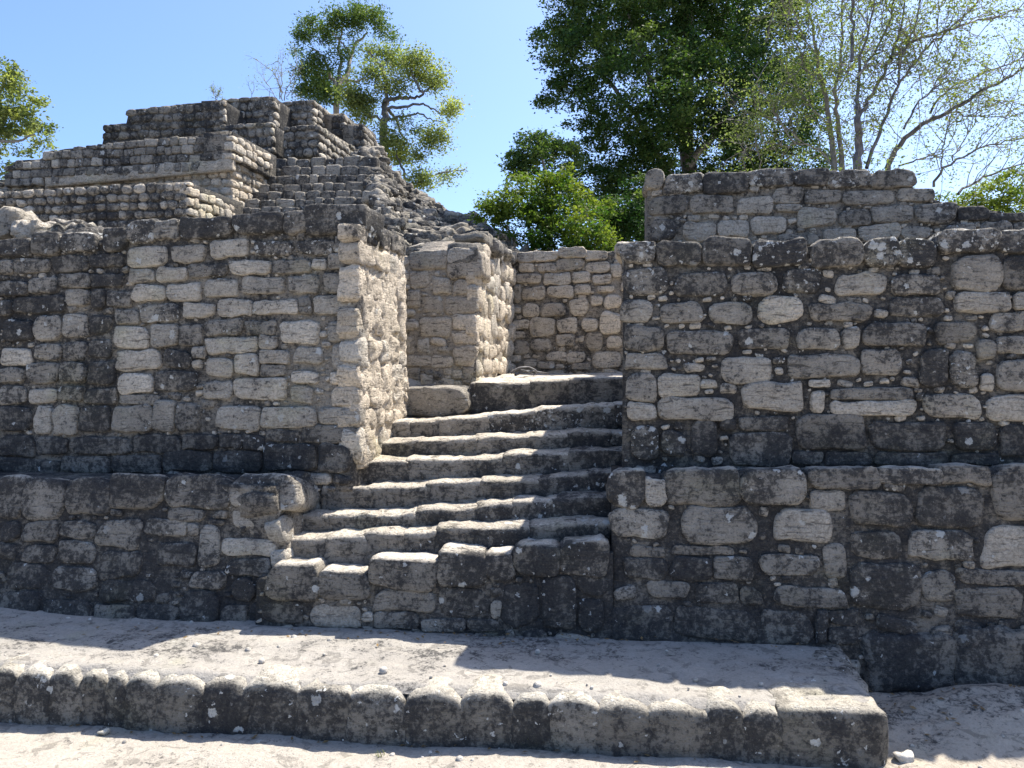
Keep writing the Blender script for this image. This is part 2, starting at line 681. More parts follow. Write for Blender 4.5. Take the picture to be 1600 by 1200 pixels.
def traced_wall(pl, parent, stones, top_px, thick, mortar, rc=0.36, lo_px=None, chink='LLMMDS', depth=0.10,
                cap=(), cap_depth=0.34, proud=0.018, fill_sizes=None, tries=260, u_pad=(0, 0), core=True, mrough=0.012, minpart=0.042, lit_top=0.0):
    """stones: pixel boxes on the photograph laid onto the plane"""
    boxes = []
    for i, (x0, y0, x1, y1, tn) in enumerate(stones):
        xm, ym = (x0 + x1) / 2, (y0 + y1) / 2
        u0, _ = pl.hit(x0, ym)
        u1, _ = pl.hit(x1, ym)
        _, v1 = pl.hit(xm, y0)
        _, v0 = pl.hit(xm, y1)
        boxes.append((u0, v0, u1, v1, tn))
    proud = proud + 0.004
    tops = [pl.hit(*p) for p in top_px]
    los = [pl.hit(*p) for p in lo_px]
    vhi, vlo = interp(tops), interp(los)
    ua, ub = tops[0][0] - u_pad[0], tops[-1][0] + u_pad[1]
    va = min(v for _, v in los)
    vb = max(v for _, v in tops)
    fl = Filler(ua, va, ub, vb)
    fl.outside(vlo, vhi)
    for i, (u0, v0, u1, v1, tn) in enumerate(boxes):
        iscap = i in cap
        g = -0.010 if iscap else -0.002
        dd = cap_depth if iscap else depth
        add_stone(pl, parent, u0 + g, v0 + g, u1 - g, v1 - g, tn, depth=dd, seg=(9, 5, 6) if iscap else None,
                  proud=proud + (0.012 if iscap else 0), roll=R.uniform(-0.03, 0.03), back=iscap, lit_top=lit_top if iscap else 0.0,
                  rc=rc, rough=0.007 if iscap else 0.005, r=min(0.022, 0.16 * min(u1 - u0, v1 - v0)), bulge=0.002)
        fl.mark(u0, v0, u1, v1, 0.009)
    ch = fl.throw(fill_sizes or [(0.17, 0.09), (0.12, 0.07), (0.085, 0.05), (0.06, 0.045), (0.05, 0.03), (0.035, 0.025), (0.022, 0.018)], tries)
    budget = 210
    ch.sort(key=lambda b: -(b[2] - b[0]) * (b[3] - b[1]))
    small = []
    for b in ch:
        if budget > 0 and max(b[2] - b[0], b[3] - b[1]) > minpart:
            add_stone(pl, parent, *b, R.choice(chink), depth=0.06, proud=0.008, seg=(4, 2, 3), irr=0.15, name='chinking_stone',
                      roll=R.uniform(-0.25, 0.25), rough=0.003)
            budget -= 1
        else:
            small.append(b)
    join_blocks('small_chinking_stones', pl, parent, small, lambda: R.choice(chink), proud=0.006)
    if core:
        grid_core(pl, parent, (ua, ub), vlo, vhi, thick, mortar_tone(mortar), rough=mrough, sink=0.006)
    return boxes


# ================================================================== GROUND
def sheet(name, X, Y, Z, mat, tone, parent=None, label=None, kind='structure'):
    nu, nv = X.shape
    V = np.stack([X, Y, Z], -1).reshape(-1, 3)
    ix = np.arange(nu * nv).reshape(nu, nv)
    Fq = np.stack([ix[:-1, :-1], ix[1:, :-1], ix[1:, 1:], ix[:-1, 1:]], -1).reshape(-1, 4)
    o = put(name, make_mesh(name, V, Fq, mat, tone(V) if callable(tone) else tone), parent)
    if kind:
        o['kind'] = kind
    return o


def gh(x, y):
    P = np.stack([x, y, x * 0], -1).reshape(-1, 3)
    h = fbm(P * np.array([1.2, 2.2, 1]), 4, 3) * 0.014 + fbm(P * np.array([9, 16, 1]), 3, 9) * 0.0045
    h = h.reshape(x.shape)
    h = h + np.clip((x - 1.5) / 0.3, 0, 1) * (fbm(P * np.array([3.5, 6, 1]), 4, 13) * 0.02).reshape(x.shape)
    # the earth rises into a hump right of the platform's end
    h = h + 0.14 * np.exp(-((x - 2.35) / 0.55) ** 2 - ((y - 3.55) / 0.35) ** 2) + 0.05 * np.exp(-((x - 2.6) / 0.7) ** 2 - ((y - 4.0) / 0.3) ** 2)
    return h


def ground_tone(V):
    T = np.zeros((len(V), 4))
    n = fbm(V * np.array([1.5, 3.5, 1]), 3, 77)
    T[:, 0] = 0.02 + 0.22 * np.clip(n, -0.4, 1) + 0.50 * np.exp(-((V[:, 0] - 2.2) / 0.7) ** 2 - ((V[:, 1] - 3.7) / 0.35) ** 2) + 0.05 * np.clip((V[:, 0] - 1.4) / 0.3, 0, 1)
    T[:, 1] = 0.25 + 0.3 * np.clip((V[:, 0] - 1.4) / 0.3, 0, 1)
    T[:, 2] = 0.10
    T[:, 3] = 0.84
    return T


xs = np.concatenate([[-2500, -600, -120, -30, -12, -6], np.arange(-4.0, 4.2, 0.02), [6, 12, 30, 120, 600, 2500]])
ys = np.concatenate([[-2500, -500, -60, -10, -3, 0, 1.2, 2.0], np.arange(2.5, 4.4, 0.02), [4.6, 5, 6, 8, 12, 20, 40, 100, 300, 900, 3000]])
X, Y = np.meshgrid(xs, ys, indexing='ij')
m = (np.abs(X) < 5) & (Y > 1.5) & (Y < 5)
Z = np.where(m, gh(X, Y), 0.0)
sheet('ground', X, Y, Z, SOFT, ground_tone)

# ------------------------------------------------------------------ low platform in front of the stairs
PT = EYE - 1.5        # its top
plat = thing('stone_platform', 'low stone platform with sunlit plastered top and a kerb of rounded stones in the foreground', 'platform', (0, 3.7, 0))
lip = interp([(-800, 990), (0, 1040), (250, 1052), (700, 1076), (1100, 1096), (1372, 1106)])


def lipd(px):
    return 1.5 * F / (lip(px) - 560) * 1.0


# lip line in plan
LX = []
for px in np.linspace(-700, 1385, 60):
    r = ray(px, lip(px))
    k = -1.5 / r.z
    LX.append((r.x * k, r.y * k))
LX = np.array(LX)
front = lambda x: np.interp(x, LX[:, 0], LX[:, 1])
xr_front, xr_back = LX[-1, 0], 1.80
nx_, ny_ = 330, 64
tt = np.linspace(0, 1, nx_)
vv = np.linspace(0, 1, ny_)
Tx, Vy = np.meshgrid(tt, vv, indexing='ij')
xa = -4.2
Xf = xa + (xr_front - xa) * Tx
Xb = xa + (xr_back - xa) * Tx
Xp = Xf + (Xb - Xf) * Vy
Yf = front(Xf)
Yb = 4.55
Yp = Yf + (Yb - Yf) * Vy
Pn = np.stack([Xp, Yp, Xp * 0], -1).reshape(-1, 3)
hz = (fbm(Pn * np.array([1.0, 2.2, 1]), 4, 21) * 0.011 + fbm(Pn * np.array([8, 17, 1]), 3, 27) * 0.0042).reshape(Xp.shape)
edge = np.clip(Vy / 0.06, 0, 1)
edge2 = np.clip((1 - Tx) / 0.012, 0, 1)
Zp = PT + hz * (0.3 + 0.7 * edge) - 0.035 * (1 - edge) ** 2 - 0.05 * (1 - edge2) ** 2
Zp += 0.10 * np.clip((-2.3 - Xp) / 1.5, 0, 1) * np.clip(Vy, 0, 1)


def plat_tone(V):
    T = np.zeros((len(V), 4))
    n = fbm(V * np.array([1.2, 4.5, 1]), 4, 87)
    T[:, 0] = 0.10 + 0.40 * np.clip(n, -0.4, 1) + 0.22 * np.exp(-((V[:, 0] - 1.0) / 0.8) ** 2 - ((V[:, 1] + 3.7 - 4.05) / 0.25) ** 2)  # dark film at the back right, also painting the wall's cast shadow deeper
    T[:, 1] = 0.10
    T[:, 2] = 0.06
    T[:, 3] = 0.82
    return T


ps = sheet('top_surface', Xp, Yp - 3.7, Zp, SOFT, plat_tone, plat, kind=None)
# body below
bx_ = []
Xc = Xf[:, 0]
V = []
for x, y in zip(Xc, front(Xc)):
    V += [(x, y + 0.028 - 3.7, PT - 0.03), (x, y + 0.018 - 3.7, -0.1)]
V = np.array(V)
n = len(Xc)
Fq = np.array([(2 * i, 2 * i + 1, 2 * i + 3, 2 * i + 2) for i in range(n - 1)])
Vend = np.array([(xr_front - 0.03, front(xr_front) + 0.05 - 3.7, PT - 0.03), (xr_front + 0.0, front(xr_front) + 0.03 - 3.7, -0.1),
                 (xr_back + 0.02, Yb - 3.7, -0.1), (xr_back - 0.03, Yb - 3.7, PT - 0.04)])
put('mortar', make_mesh('mortar', np.concatenate([V, Vend]), np.concatenate([Fq, [[2 * n, 2 * n + 1, 2 * n + 2, 2 * n + 3]]]), STONE, (0.5, 0.1, 0.1, 0.8)), plat)
kerb = [-700, -620, -560, -480, -400, -330, -250, -190, -120, -60, -8, 34, 86, 130, 172, 204, 252, 320, 388, 468, 550, 636, 722, 800, 862, 936, 1016, 1104, 1160, 1218, 1374]
ktn = 'MDMDMDMDMDGMMGDMDGDGMGGDMGGDGG'
for i in range(len(kerb) - 1):
    p0, p1 = kerb[i], kerb[i + 1]
    xa_, xb_ = [np.interp(p, np.linspace(-700, 1385, 60), LX[:, 0]) for p in (p0, p1)]
    ya_, yb_ = front(xa_), front(xb_)
    a = Vector((xb_ - xa_, yb_ - ya_, 0))
    wd = a.length
    last = i == len(kerb) - 2
    ht = PT + 0.07 + R.uniform(-0.012, 0.004)
    if last:
        ht = PT + 0.075
    dp = 0.22 if not last else 0.30
    P, Fq = block(wd + 0.05, dp, ht, 0.036, (12, 6, 9), True, 0.035, 0.008, nseed(), 0.010)
    ang = math.atan2(a.y, a.x)
    mw = Matrix.Translation(((xa_ + xb_) / 2, (ya_ + yb_) / 2, (ht / 2) - 0.07)) @ Matrix.Rotation(ang, 4, 'Z') @ Matrix.Translation((0, dp / 2 - 0.035 + R.uniform(-0.012, 0.008), 0))
    tn = list(TN[ktn[i]])
    tn[0] = 0.25 + 0.5 * tn[0]
    tn[2] = 0.22
    T = stone_tone(P, mw, tn, (R.uniform(-0.1, 0.08), R.uniform(0.8, 1.0), 0.08))
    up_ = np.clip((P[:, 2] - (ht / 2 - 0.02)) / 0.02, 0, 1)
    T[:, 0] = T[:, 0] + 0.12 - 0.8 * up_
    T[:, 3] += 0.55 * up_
    if not last:
        P[:, 2] -= R.uniform(0.02, 0.045) * np.abs(P[:, 0] / (wd / 2)) ** 3.5 * (P[:, 2] > 0)
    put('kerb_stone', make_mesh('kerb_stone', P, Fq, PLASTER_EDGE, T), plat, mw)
# end stones along the right end of the platform
y_ = front(xr_front) + 0.26
while y_ < 4.2:
    ln = R.uniform(0.22, 0.34)
    f_ = (y_ + ln / 2 - front(xr_front)) / (Yb - front(xr_front))
    x_ = xr_front + (xr_back - xr_front) * f_
    ht = PT + 0.07
    P, Fq = block(0.2, ln, ht, 0.05, (6, 6, 6), True, 0.06, 0.009, nseed())
    mw = Matrix.Translation((x_ - 0.085, y_ + ln / 2, ht / 2 - 0.075)) @ Matrix.Rotation(-0.16, 4, 'Z')
    put('kerb_stone', make_mesh('kerb_stone', P, Fq, STONE, stone_tone(P, mw, (0.3, 0.1, 0.2, 0.95), (0, 1, 0))), plat, mw)
    y_ += ln

# ================================================================== WALLS
ZL = 1.09   # height of the ledges
# upper walls share one line
LWp = Plane((-0.97, 4.76, ZL), 10, 4)
lw = thing('stone_wall', 'tall rubble stone wall left of the stairs with dark capstones', 'wall', (-2.2, 5.3, 0))
Z3 = 8 / 3
LWtxt = '''0,150,135,215,D 150,120,258,208,D 265,120,408,195,P 440,100,535,195,D 540,68,648,162,P 655,65,748,142,M 765,58,968,136,D 985,42,1180,120,D 1192,30,1278,118,M 1282,5,1525,122,D
0,230,60,290,M 65,222,210,285,M 218,212,368,282,D 380,205,520,260,D 538,172,702,262,L 718,166,858,242,L 885,146,1038,222,S 1068,155,1220,214,P 1238,150,1392,208,P 1395,128,1512,200,M
0,322,118,378,M 128,305,248,370,M 255,290,380,348,M 385,290,520,345,D 540,268,646,322,L 658,262,782,324,S 790,248,952,300,D 962,236,1128,292,S 1135,232,1300,286,M 1305,224,1364,272,L 1370,205,1505,270,M
0,400,55,470,M 60,382,275,450,D 282,352,380,422,M 385,352,442,430,D 448,360,556,426,M 560,335,694,407,L 700,325,840,402,L 853,306,1000,387,L 1015,300,1186,372,L 1203,298,1334,372,M 1348,285,1505,367,M
20,480,148,565,D 152,462,262,566,L 268,455,368,552,L 374,455,470,540,D 480,435,582,500,M 590,415,752,492,P 760,405,900,472,S 910,395,1052,462,L 1058,395,1242,457,L 1250,385,1300,460,D 1306,375,1505,460,L
8,595,136,670,S 150,575,256,648,M 262,570,366,652,M 374,558,470,642,D 476,508,624,598,L 636,498,746,592,M 748,498,850,590,G 858,478,1014,547,M 1022,480,1155,545,M 1163,480,1332,582,S 1370,478,1505,572,M
0,680,106,742,M 114,655,250,742,M 256,652,366,746,M 372,650,480,752,X 483,603,677,694,L 682,605,800,682,D 804,590,858,638,L 860,552,1080,622,L 1084,545,1156,602,L 1086,605,1214,662,L 1228,590,1342,662,M 1382,580,1505,692,M
0,750,112,832,M 124,765,242,826,L 250,755,350,816,M 358,762,490,830,M 495,703,642,788,S 648,690,820,777,D 863,638,977,724,L 982,620,1084,708,S 1087,665,1197,716,M 1218,690,1328,747,S 1375,700,1505,748,C
500,792,667,832,M 853,730,972,817,M 974,718,1198,817,L 1213,755,1312,827,M 1383,755,1505,842,C
0,840,132,942,D 148,832,222,960,L 224,834,330,958,L 335,840,466,950,X 470,835,642,948,M 645,815,735,945,M 738,818,838,945,D 903,843,1088,934,L 1090,838,1322,932,L 1328,845,1505,917,M
0,955,150,1050,X 155,965,290,1045,X 300,968,552,1040,X 558,958,762,1038,X 768,958,912,1020,X 920,950,1015,1017,D 1018,958,1108,1020,D 1112,938,1250,988,D 1255,918,1488,992,D
0,1055,250,1122,X 255,1047,470,1118,X 475,1042,675,1118,X 680,1022,885,1112,X 890,1025,1095,1117,X 1100,992,1320,1112,D 1325,995,1462,1120,D'''
LWs = zoomlist(LWtxt, 0, 320, Z3)
# outside the frame on the left the wall goes on
for k in range(11):
    x = 0
    y0 = 376 + k * 34
    while x > -260:
        w_ = R.uniform(38, 62)
        LWs.append((x - w_, y0 + R.uniform(0, 4), x - 2, y0 + 31, R.choice('MMLD') if k < 8 else 'X'))
        x -= w_ + 4
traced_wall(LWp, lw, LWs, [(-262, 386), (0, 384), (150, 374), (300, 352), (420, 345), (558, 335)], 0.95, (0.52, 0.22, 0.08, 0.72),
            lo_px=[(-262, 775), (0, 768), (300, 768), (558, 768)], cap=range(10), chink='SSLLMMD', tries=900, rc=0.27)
# the plastered corner strip
# its sunlit end, going back into the passage
th = math.radians(10)
corner = LWp.pt(0.0, 0.0)


class SidePlane(Plane):
    """a face looking right (+x), origin at the front corner, u runs away from the camera"""

    def __init__(s, P0, ang, lean=0.0, fwd=None):
        a = math.radians(ang)
        s.a = Vector((math.sin(a), math.cos(a), 0))
        out = Vector((math.cos(a), -math.sin(a), 0))
        l = math.radians(lean)
        s.b = Vector((0, 0, 1)) * math.cos(l) - out * math.sin(l)
        s.n = out * math.cos(l) + Vector((0, 0, 1)) * math.sin(l)
        s.o = Vector(P0)


def auto_wall(pl, parent, u0, u1, vlo, vhi, course=(0.14, 0.2), width=(0.14, 0.28), tones='LLSM', mat=None, depth=0.1,
              gap=0.008, irr=0.1, proud=0.02, seg=(6, 2, 4), limit=300, name='stone', rough=0.006, vj=0.06, top_tones=None, caps=True, rc=0.3, r=None, bulge=0.012):
    """coursed rubble laid out by chance"""
    v = min(vlo(u0), vlo(u1))
    top = max(vhi(u) for u in np.linspace(u0, u1, 20))
    cnt = 0
    rest = []
    while v < top:
        h = R.uniform(*course)
        u = u0 + R.uniform(-0.5, 0) * width[0]
        while u < u1:
            w_ = R.uniform(*width)
            um = u + w_ / 2
            a, b = max(u, u0), min(u + w_, u1)
            vv_ = v + R.uniform(-vj, vj) * h
            hh = h * R.uniform(0.95 - 1.6 * vj, 1.02 + vj)
            ht_ = vhi(um)
            if b - a > 0.35 * width[0] and vv_ + 0.4 * hh < ht_ and vv_ + hh > vlo(um):
                hh2 = min(hh, ht_ - vv_ + 0.02)
                if hh2 > 0.3 * h:
                    box = (a + gap, vv_ + gap, b - gap, vv_ + hh2 - gap)
                    if cnt < limit:
                        top_ = vv_ + hh2 > ht_ - 0.3 * h
                        add_stone(pl, parent, *box, R.choice(top_tones if top_ and top_tones else tones), depth=depth * (2.6 if top_ and caps else 1), proud=proud, mat=mat, seg=seg,
                                  irr=irr, roll=R.uniform(-0.05, 0.05), name=name, rough=rough, back=top_ and caps, r=r, bulge=bulge, rc=rc)
                        cnt += 1
                    else:
                        rest.append(box)
            u += w_
        v += h
    return rest


R1 = SidePlane(corner, 10, 0)
v_top1 = interp([(0, 1.58), (0.15, 1.56), (0.6, 1.50), (1.05, 1.50)])
base1 = lambda u: 0.0 + 0.0 * u - 0.02
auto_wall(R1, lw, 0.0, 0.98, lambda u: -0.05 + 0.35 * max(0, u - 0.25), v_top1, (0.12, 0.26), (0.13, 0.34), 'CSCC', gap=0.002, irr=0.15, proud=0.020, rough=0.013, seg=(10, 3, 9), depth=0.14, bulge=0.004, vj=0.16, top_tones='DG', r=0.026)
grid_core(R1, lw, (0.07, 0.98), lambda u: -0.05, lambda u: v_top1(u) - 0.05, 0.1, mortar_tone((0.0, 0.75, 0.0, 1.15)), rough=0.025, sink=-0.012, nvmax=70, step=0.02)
# blocks behind the wall's left top, in the sun
for (x0, y0, x1, y1, tn, d) in ((-90, 322, 30, 382, 'M', 6.2), (24, 340, 72, 380, 'L', 6.15), (66, 350, 152, 378, 'M', 6.1), (88, 343, 140, 360, 'M', 6.6)):
    pl = Plane((0, d, 0), 0, 0)
    a0, b1 = pl.hit(x0, y0)
    a1, b0 = pl.hit(x1, y1)
    add_stone(pl, lw, a0, b0, a1, b1 - 0.02, tn, depth=0.55, proud=0.1, seg=(14, 9, 10), irr=0.22, rough=0.03, r=0.07, back=True, name='boulder')

# ---- right wall
rw = thing('stone_wall', 'broad stone wall right of the stairs with pale blocks in dark mortar', 'wall', (1.8, 4.7, 0))
Z7 = 1592 / 650
RWtxt = '''50,318,180,392,P 188,318,358,402,D 362,298,550,406,D 555,312,757,402,P 785,305,977,406,M 980,300,1110,406,P 1113,304,1257,406,P 1260,275,1487,352,P 1490,270,1640,352,P
55,412,232,516,P 253,428,457,523,D 467,428,647,519,M 665,415,817,511,P 863,432,1067,519,L 1085,440,1272,516,P 1310,358,1502,501,M 1507,362,1660,500,D
50,535,167,624,M 198,540,364,623,M 385,540,549,626,M 565,521,754,623,S 770,550,1007,619,G 1078,522,1287,600,D 1323,505,1537,586,M 1545,510,1660,574,M
60,635,217,731,D 221,650,482,746,M 489,645,697,723,M 718,642,892,729,M 898,643,963,727,M 968,622,1217,713,M 1250,620,1407,701,G 1468,582,1660,656,M
65,742,232,802,M 425,752,627,857,L 683,741,965,834,M 967,727,1122,829,M 1190,720,1300,870,D 1303,725,1412,868,P 1405,690,1477,766,M 1480,676,1660,741,M
70,815,185,922,M 188,815,352,905,L 513,850,747,962,L 771,840,846,868,L 848,870,1167,917,G 1420,815,1472,886,L 1488,760,1660,881,M
75,925,182,1002,L 186,908,482,997,L 773,880,829,966,L 848,920,1177,977,L 1208,892,1427,986,L 1448,895,1660,1002,S
85,1010,197,1150,P 203,1035,302,1132,D 316,990,422,1132,D 430,985,495,1035,X 500,980,692,1038,X 718,970,987,1109,G 463,1041,702,1172,G 703,1113,824,1167,G 830,1116,1012,1170,G 998,1000,1292,1112,X 1318,1003,1482,1117,D 1498,1020,1660,1142,X 1020,1118,1300,1170,X 1310,1122,1490,1168,X'''
RWs = zoomlist(RWtxt, 950, 250, Z7)
for k in range(10):
    y0 = 362 + k * 38
    x = 1632
    while x < 1860:
        w_ = R.uniform(45, 75)
        RWs.append((x + 2, y0 + R.uniform(0, 4), x + w_, y0 + 34, R.choice('MMLD') if k < 8 else 'X'))
        x += w_ + 3
traced_wall(LWp, rw, RWs, [(974, 394), (1010, 390), (1100, 386), (1250, 384), (1400, 382), (1500, 374), (1862, 372)], 0.9, (0.72, 0.10, 0.12, 0.55),
            lo_px=[(974, 765), (1300, 756), (1862, 740)], cap=range(9), chink='SLLLMPS', tries=1100)

# ---- lower tiers
LLp = Plane((-0.92, 4.23, PT), 7, 14)
ll = thing('stone_wall', 'low dark stone terrace wall left of the stairs, below the ledge', 'wall', (-2.4, 4.6, 0))
Z4 = 2.5
LLtxt = '''-20,68,92,222,G 95,72,252,222,G 256,68,432,212,G 436,60,642,182,G 646,55,902,178,D 905,58,1158,178,M
85,330,217,397,G 226,310,372,402,M 235,235,377,306,G 385,230,552,345,G 388,350,560,462,G 565,225,732,292,M 735,240,776,290,M 776,248,862,412,M 868,300,1080,372,L 905,182,1082,258,M
205,408,382,507,M 30,400,192,502,D 610,315,772,415,X 740,430,882,502,M 885,380,1060,452,D
165,540,357,622,D 365,560,532,642,G 535,560,702,642,X 705,505,860,642,X 862,560,967,647,G 0,508,160,622,X 392,465,602,555,X 15,640,212,702,G 655,185,800,240,D 0,235,80,320,D 90,232,230,322,G 905,458,1000,550,D'''
LLs = zoomlist(LLtxt, 0, 720, Z4)
x = -8
for k in range(6):
    x = -8
    while x > -300:
        w_ = R.uniform(45, 80)
        LLs.append((x - w_, 750 + k * 40, x - 2, 750 + k * 40 + 36, R.choice('DXG')))
        x -= w_ + 2
traced_wall(LLp, ll, LLs, [(-320, 754), (0, 754), (300, 755), (444, 757)], 0.75, (0.74, 0.16, 0.0, 0.62),
            lo_px=[(-320, 1010), (0, 1012), (300, 1006), (444, 1002)], cap=range(6), cap_depth=0.42, chink='GLMDX', proud=0.008, tries=300, lit_top=0.8)
# corner knobs of its end
for (x0, y0, x1, y1, tn, d, dp) in ((428, 741, 482, 802, 'M', 4.43, 0.3), (462, 740, 506, 796, 'L', 4.62, 0.26), (424, 780, 466, 835, 'C', 4.40, 0.3), (430, 830, 458, 884, 'G', 4.34, 0.34),
                                (455, 795, 478, 842, 'L', 4.5, 0.22), (426, 800, 440, 860, 'C', 4.33, 0.2), (500, 745, 520, 790, 'M', 4.78, 0.3)):
    pl = Plane((0, d, 0), 8, 4)
    a0, b1 = pl.hit(x0, y0)
    a1, b0 = pl.hit(x1, y1)
    add_stone(pl, ll, a0, b0, a1, b1, tn, depth=dp, proud=0.0, seg=(9, 7, 8), irr=0.14, rough=0.012, r=0.06, back=True)
LLe = SidePlane(LLp.pt(-0.32, 0.0), 16, 12)
auto_wall(LLe, ll, 0.05, 0.5, lambda u: 0.0, lambda u: 0.74, (0.13, 0.2), (0.14, 0.22), 'MLG', gap=0.003, irr=0.12, proud=0.0, rough=0.01)
grid_core(LLe, ll, (0.08, 0.55), lambda u: 0.0, lambda u: 0.78, 0.4, mortar_tone((0.45, 0.3, 0.1, 0.8)), rough=0.02)

RLp = Plane((0.515, 4.10, PT), 7, 8)
rl = thing('stone_wall', 'low dark stone terrace wall right of the stairs, at the platform\'s end', 'wall', (1.8, 4.1, 0))
RLtxt = '''0,65,142,196,D 144,98,217,192,L 218,60,506,192,G 508,55,752,186,M 775,55,1032,127,G 1036,58,1262,107,M 1264,45,1457,107,G 1473,45,1680,242,G
8,203,237,322,M 272,195,572,347,M 773,133,907,217,M 923,140,1167,272,G 1183,120,1442,280,X 633,203,852,337,L
83,350,217,392,G 243,350,482,384,G 578,383,812,457,M 822,340,917,472,G 928,290,1130,402,D 1138,288,1402,402,M 1428,275,1680,437,L
60,392,232,482,X 235,388,402,482,X 403,388,560,480,D 153,483,307,547,G 328,485,502,572,D 504,500,592,582,G 633,506,914,587,M 928,408,1192,592,D 1195,440,1332,562,D 1334,440,1680,500,G 1318,503,1587,622,G
0,573,242,722,X 253,586,572,707,G 588,593,792,727,G 796,592,840,725,D 842,655,957,727,D 842,592,957,652,D'''
RLs = zoomlist(RLtxt, 950, 710, Z7)
for k in range(5):
    x = 1640
    while x < 1880:
        w_ = R.uniform(50, 90)
        RLs.append((x, 735 + k * 50, x + w_ - 3, 735 + k * 50 + 46, R.choice('DXG')))
        x += w_
traced_wall(RLp, rl, RLs, [(956, 752), (1200, 744), (1600, 734), (1880, 730)], 0.65, (0.76, 0.10, 0.0, 0.60),
            lo_px=[(956, 1030), (1300, 1036), (1340, 1120), (1600, 1140), (1880, 1150)], cap=range(8), cap_depth=0.36, chink='GLMDP', proud=0.008, tries=340, lit_top=0.8)
# the big dark boulders it stands on at the right
for (x0, y0, x1, y1) in ((1352, 985, 1492, 1092), (1488, 972, 1612, 1090), (1605, 970, 1760, 1100)):
    u0, v1 = RLp.hit(x0, y0)
    u1, v0 = RLp.hit(x1, y1)
    add_stone(RLp, rl, u0 - 0.03, v0, u1 + 0.03, v1, 'X', depth=0.4, proud=0.04, seg=(12, 6, 9), irr=0.08, rough=0.02, r=0.05, name='boulder', bulge=0.02, rc=0.12)

# ================================================================== STAIRS
st = thing('stone_staircase', 'flight of worn stone steps climbing between the two walls', 'staircase', (0, 4.6, 0))
S0txt = '''0,912,207,1058,D 209,942,421,1050,D 415,893,706,1012,D 708,860,906,1002,D 905,866,1021,985,D 1020,833,1216,952,D 1217,818,1412,952,D
-30,1065,142,1162,D 168,1078,386,1177,M 388,1110,436,1150,L 438,1016,702,1108,G 440,1112,630,1180,D 634,1138,822,1192,M 706,1006,922,1135,D 923,1065,972,1142,L 974,990,1130,1180,X 1133,960,1282,1180,X 1285,956,1412,1046,D 1290,1050,1402,1192,X 830,1140,965,1190,D'''
S0 = zoomlist(S0txt, 420, 540, Z3)
S0p = Plane(at(700, 985, 4.16), 4, 4)
S0p.o.z = PT
S0p.o.y = 4.16
traced_wall(S0p, st, S0, [(400, 905), (440, 898), (575, 912), (600, 898), (720, 882), (900, 868), (958, 864)], 0.5, (0.74, 0.08, 0.0, 0.62),
            lo_px=[(400, 1002), (700, 1010), (958, 1015)], cap=range(7), cap_depth=0.40, chink='GLMDM', proud=0.006, tries=160, lit_top=1.0)
STEPS = [
    (4.34, '75,785,240,902 243,772,397,902 398,760,560,884 563,764,690,882 695,738,880,862 883,740,1078,852 1082,725,1280,830 1285,720,1425,817'),
    (4.52, '120,686,250,774 252,684,440,772 440,685,602,752 605,660,860,744 865,642,1015,727 1018,627,1190,717 1195,610,1425,714'),
    (4.70, '225,572,415,682 418,568,655,677 660,550,888,652 892,540,1130,642 1133,522,1330,617 1333,507,1440,602'),
    (4.87, '318,460,570,562 573,456,800,547 803,452,975,542 980,432,1255,532 1258,417,1490,522'),
    (5.08, '400,382,615,452 618,372,865,447 870,358,1090,442 1093,352,1245,427 1248,340,1425,422 1428,342,1530,390'),
    (5.34, '455,297,585,372 588,295,705,370 708,280,915,360 918,262,1105,352 1108,238,1305,337 1308,232,1445,322 1448,222,1540,307'),
    (5.70, '843,137,1090,268 1093,127,1250,255 1253,114,1560,245')]
stn = ['GMGDGDGD', 'GGMGDDX', 'GGGGDD', 'GMGDX', 'GGGGDM', 'MGMPPMP', 'DGGD']
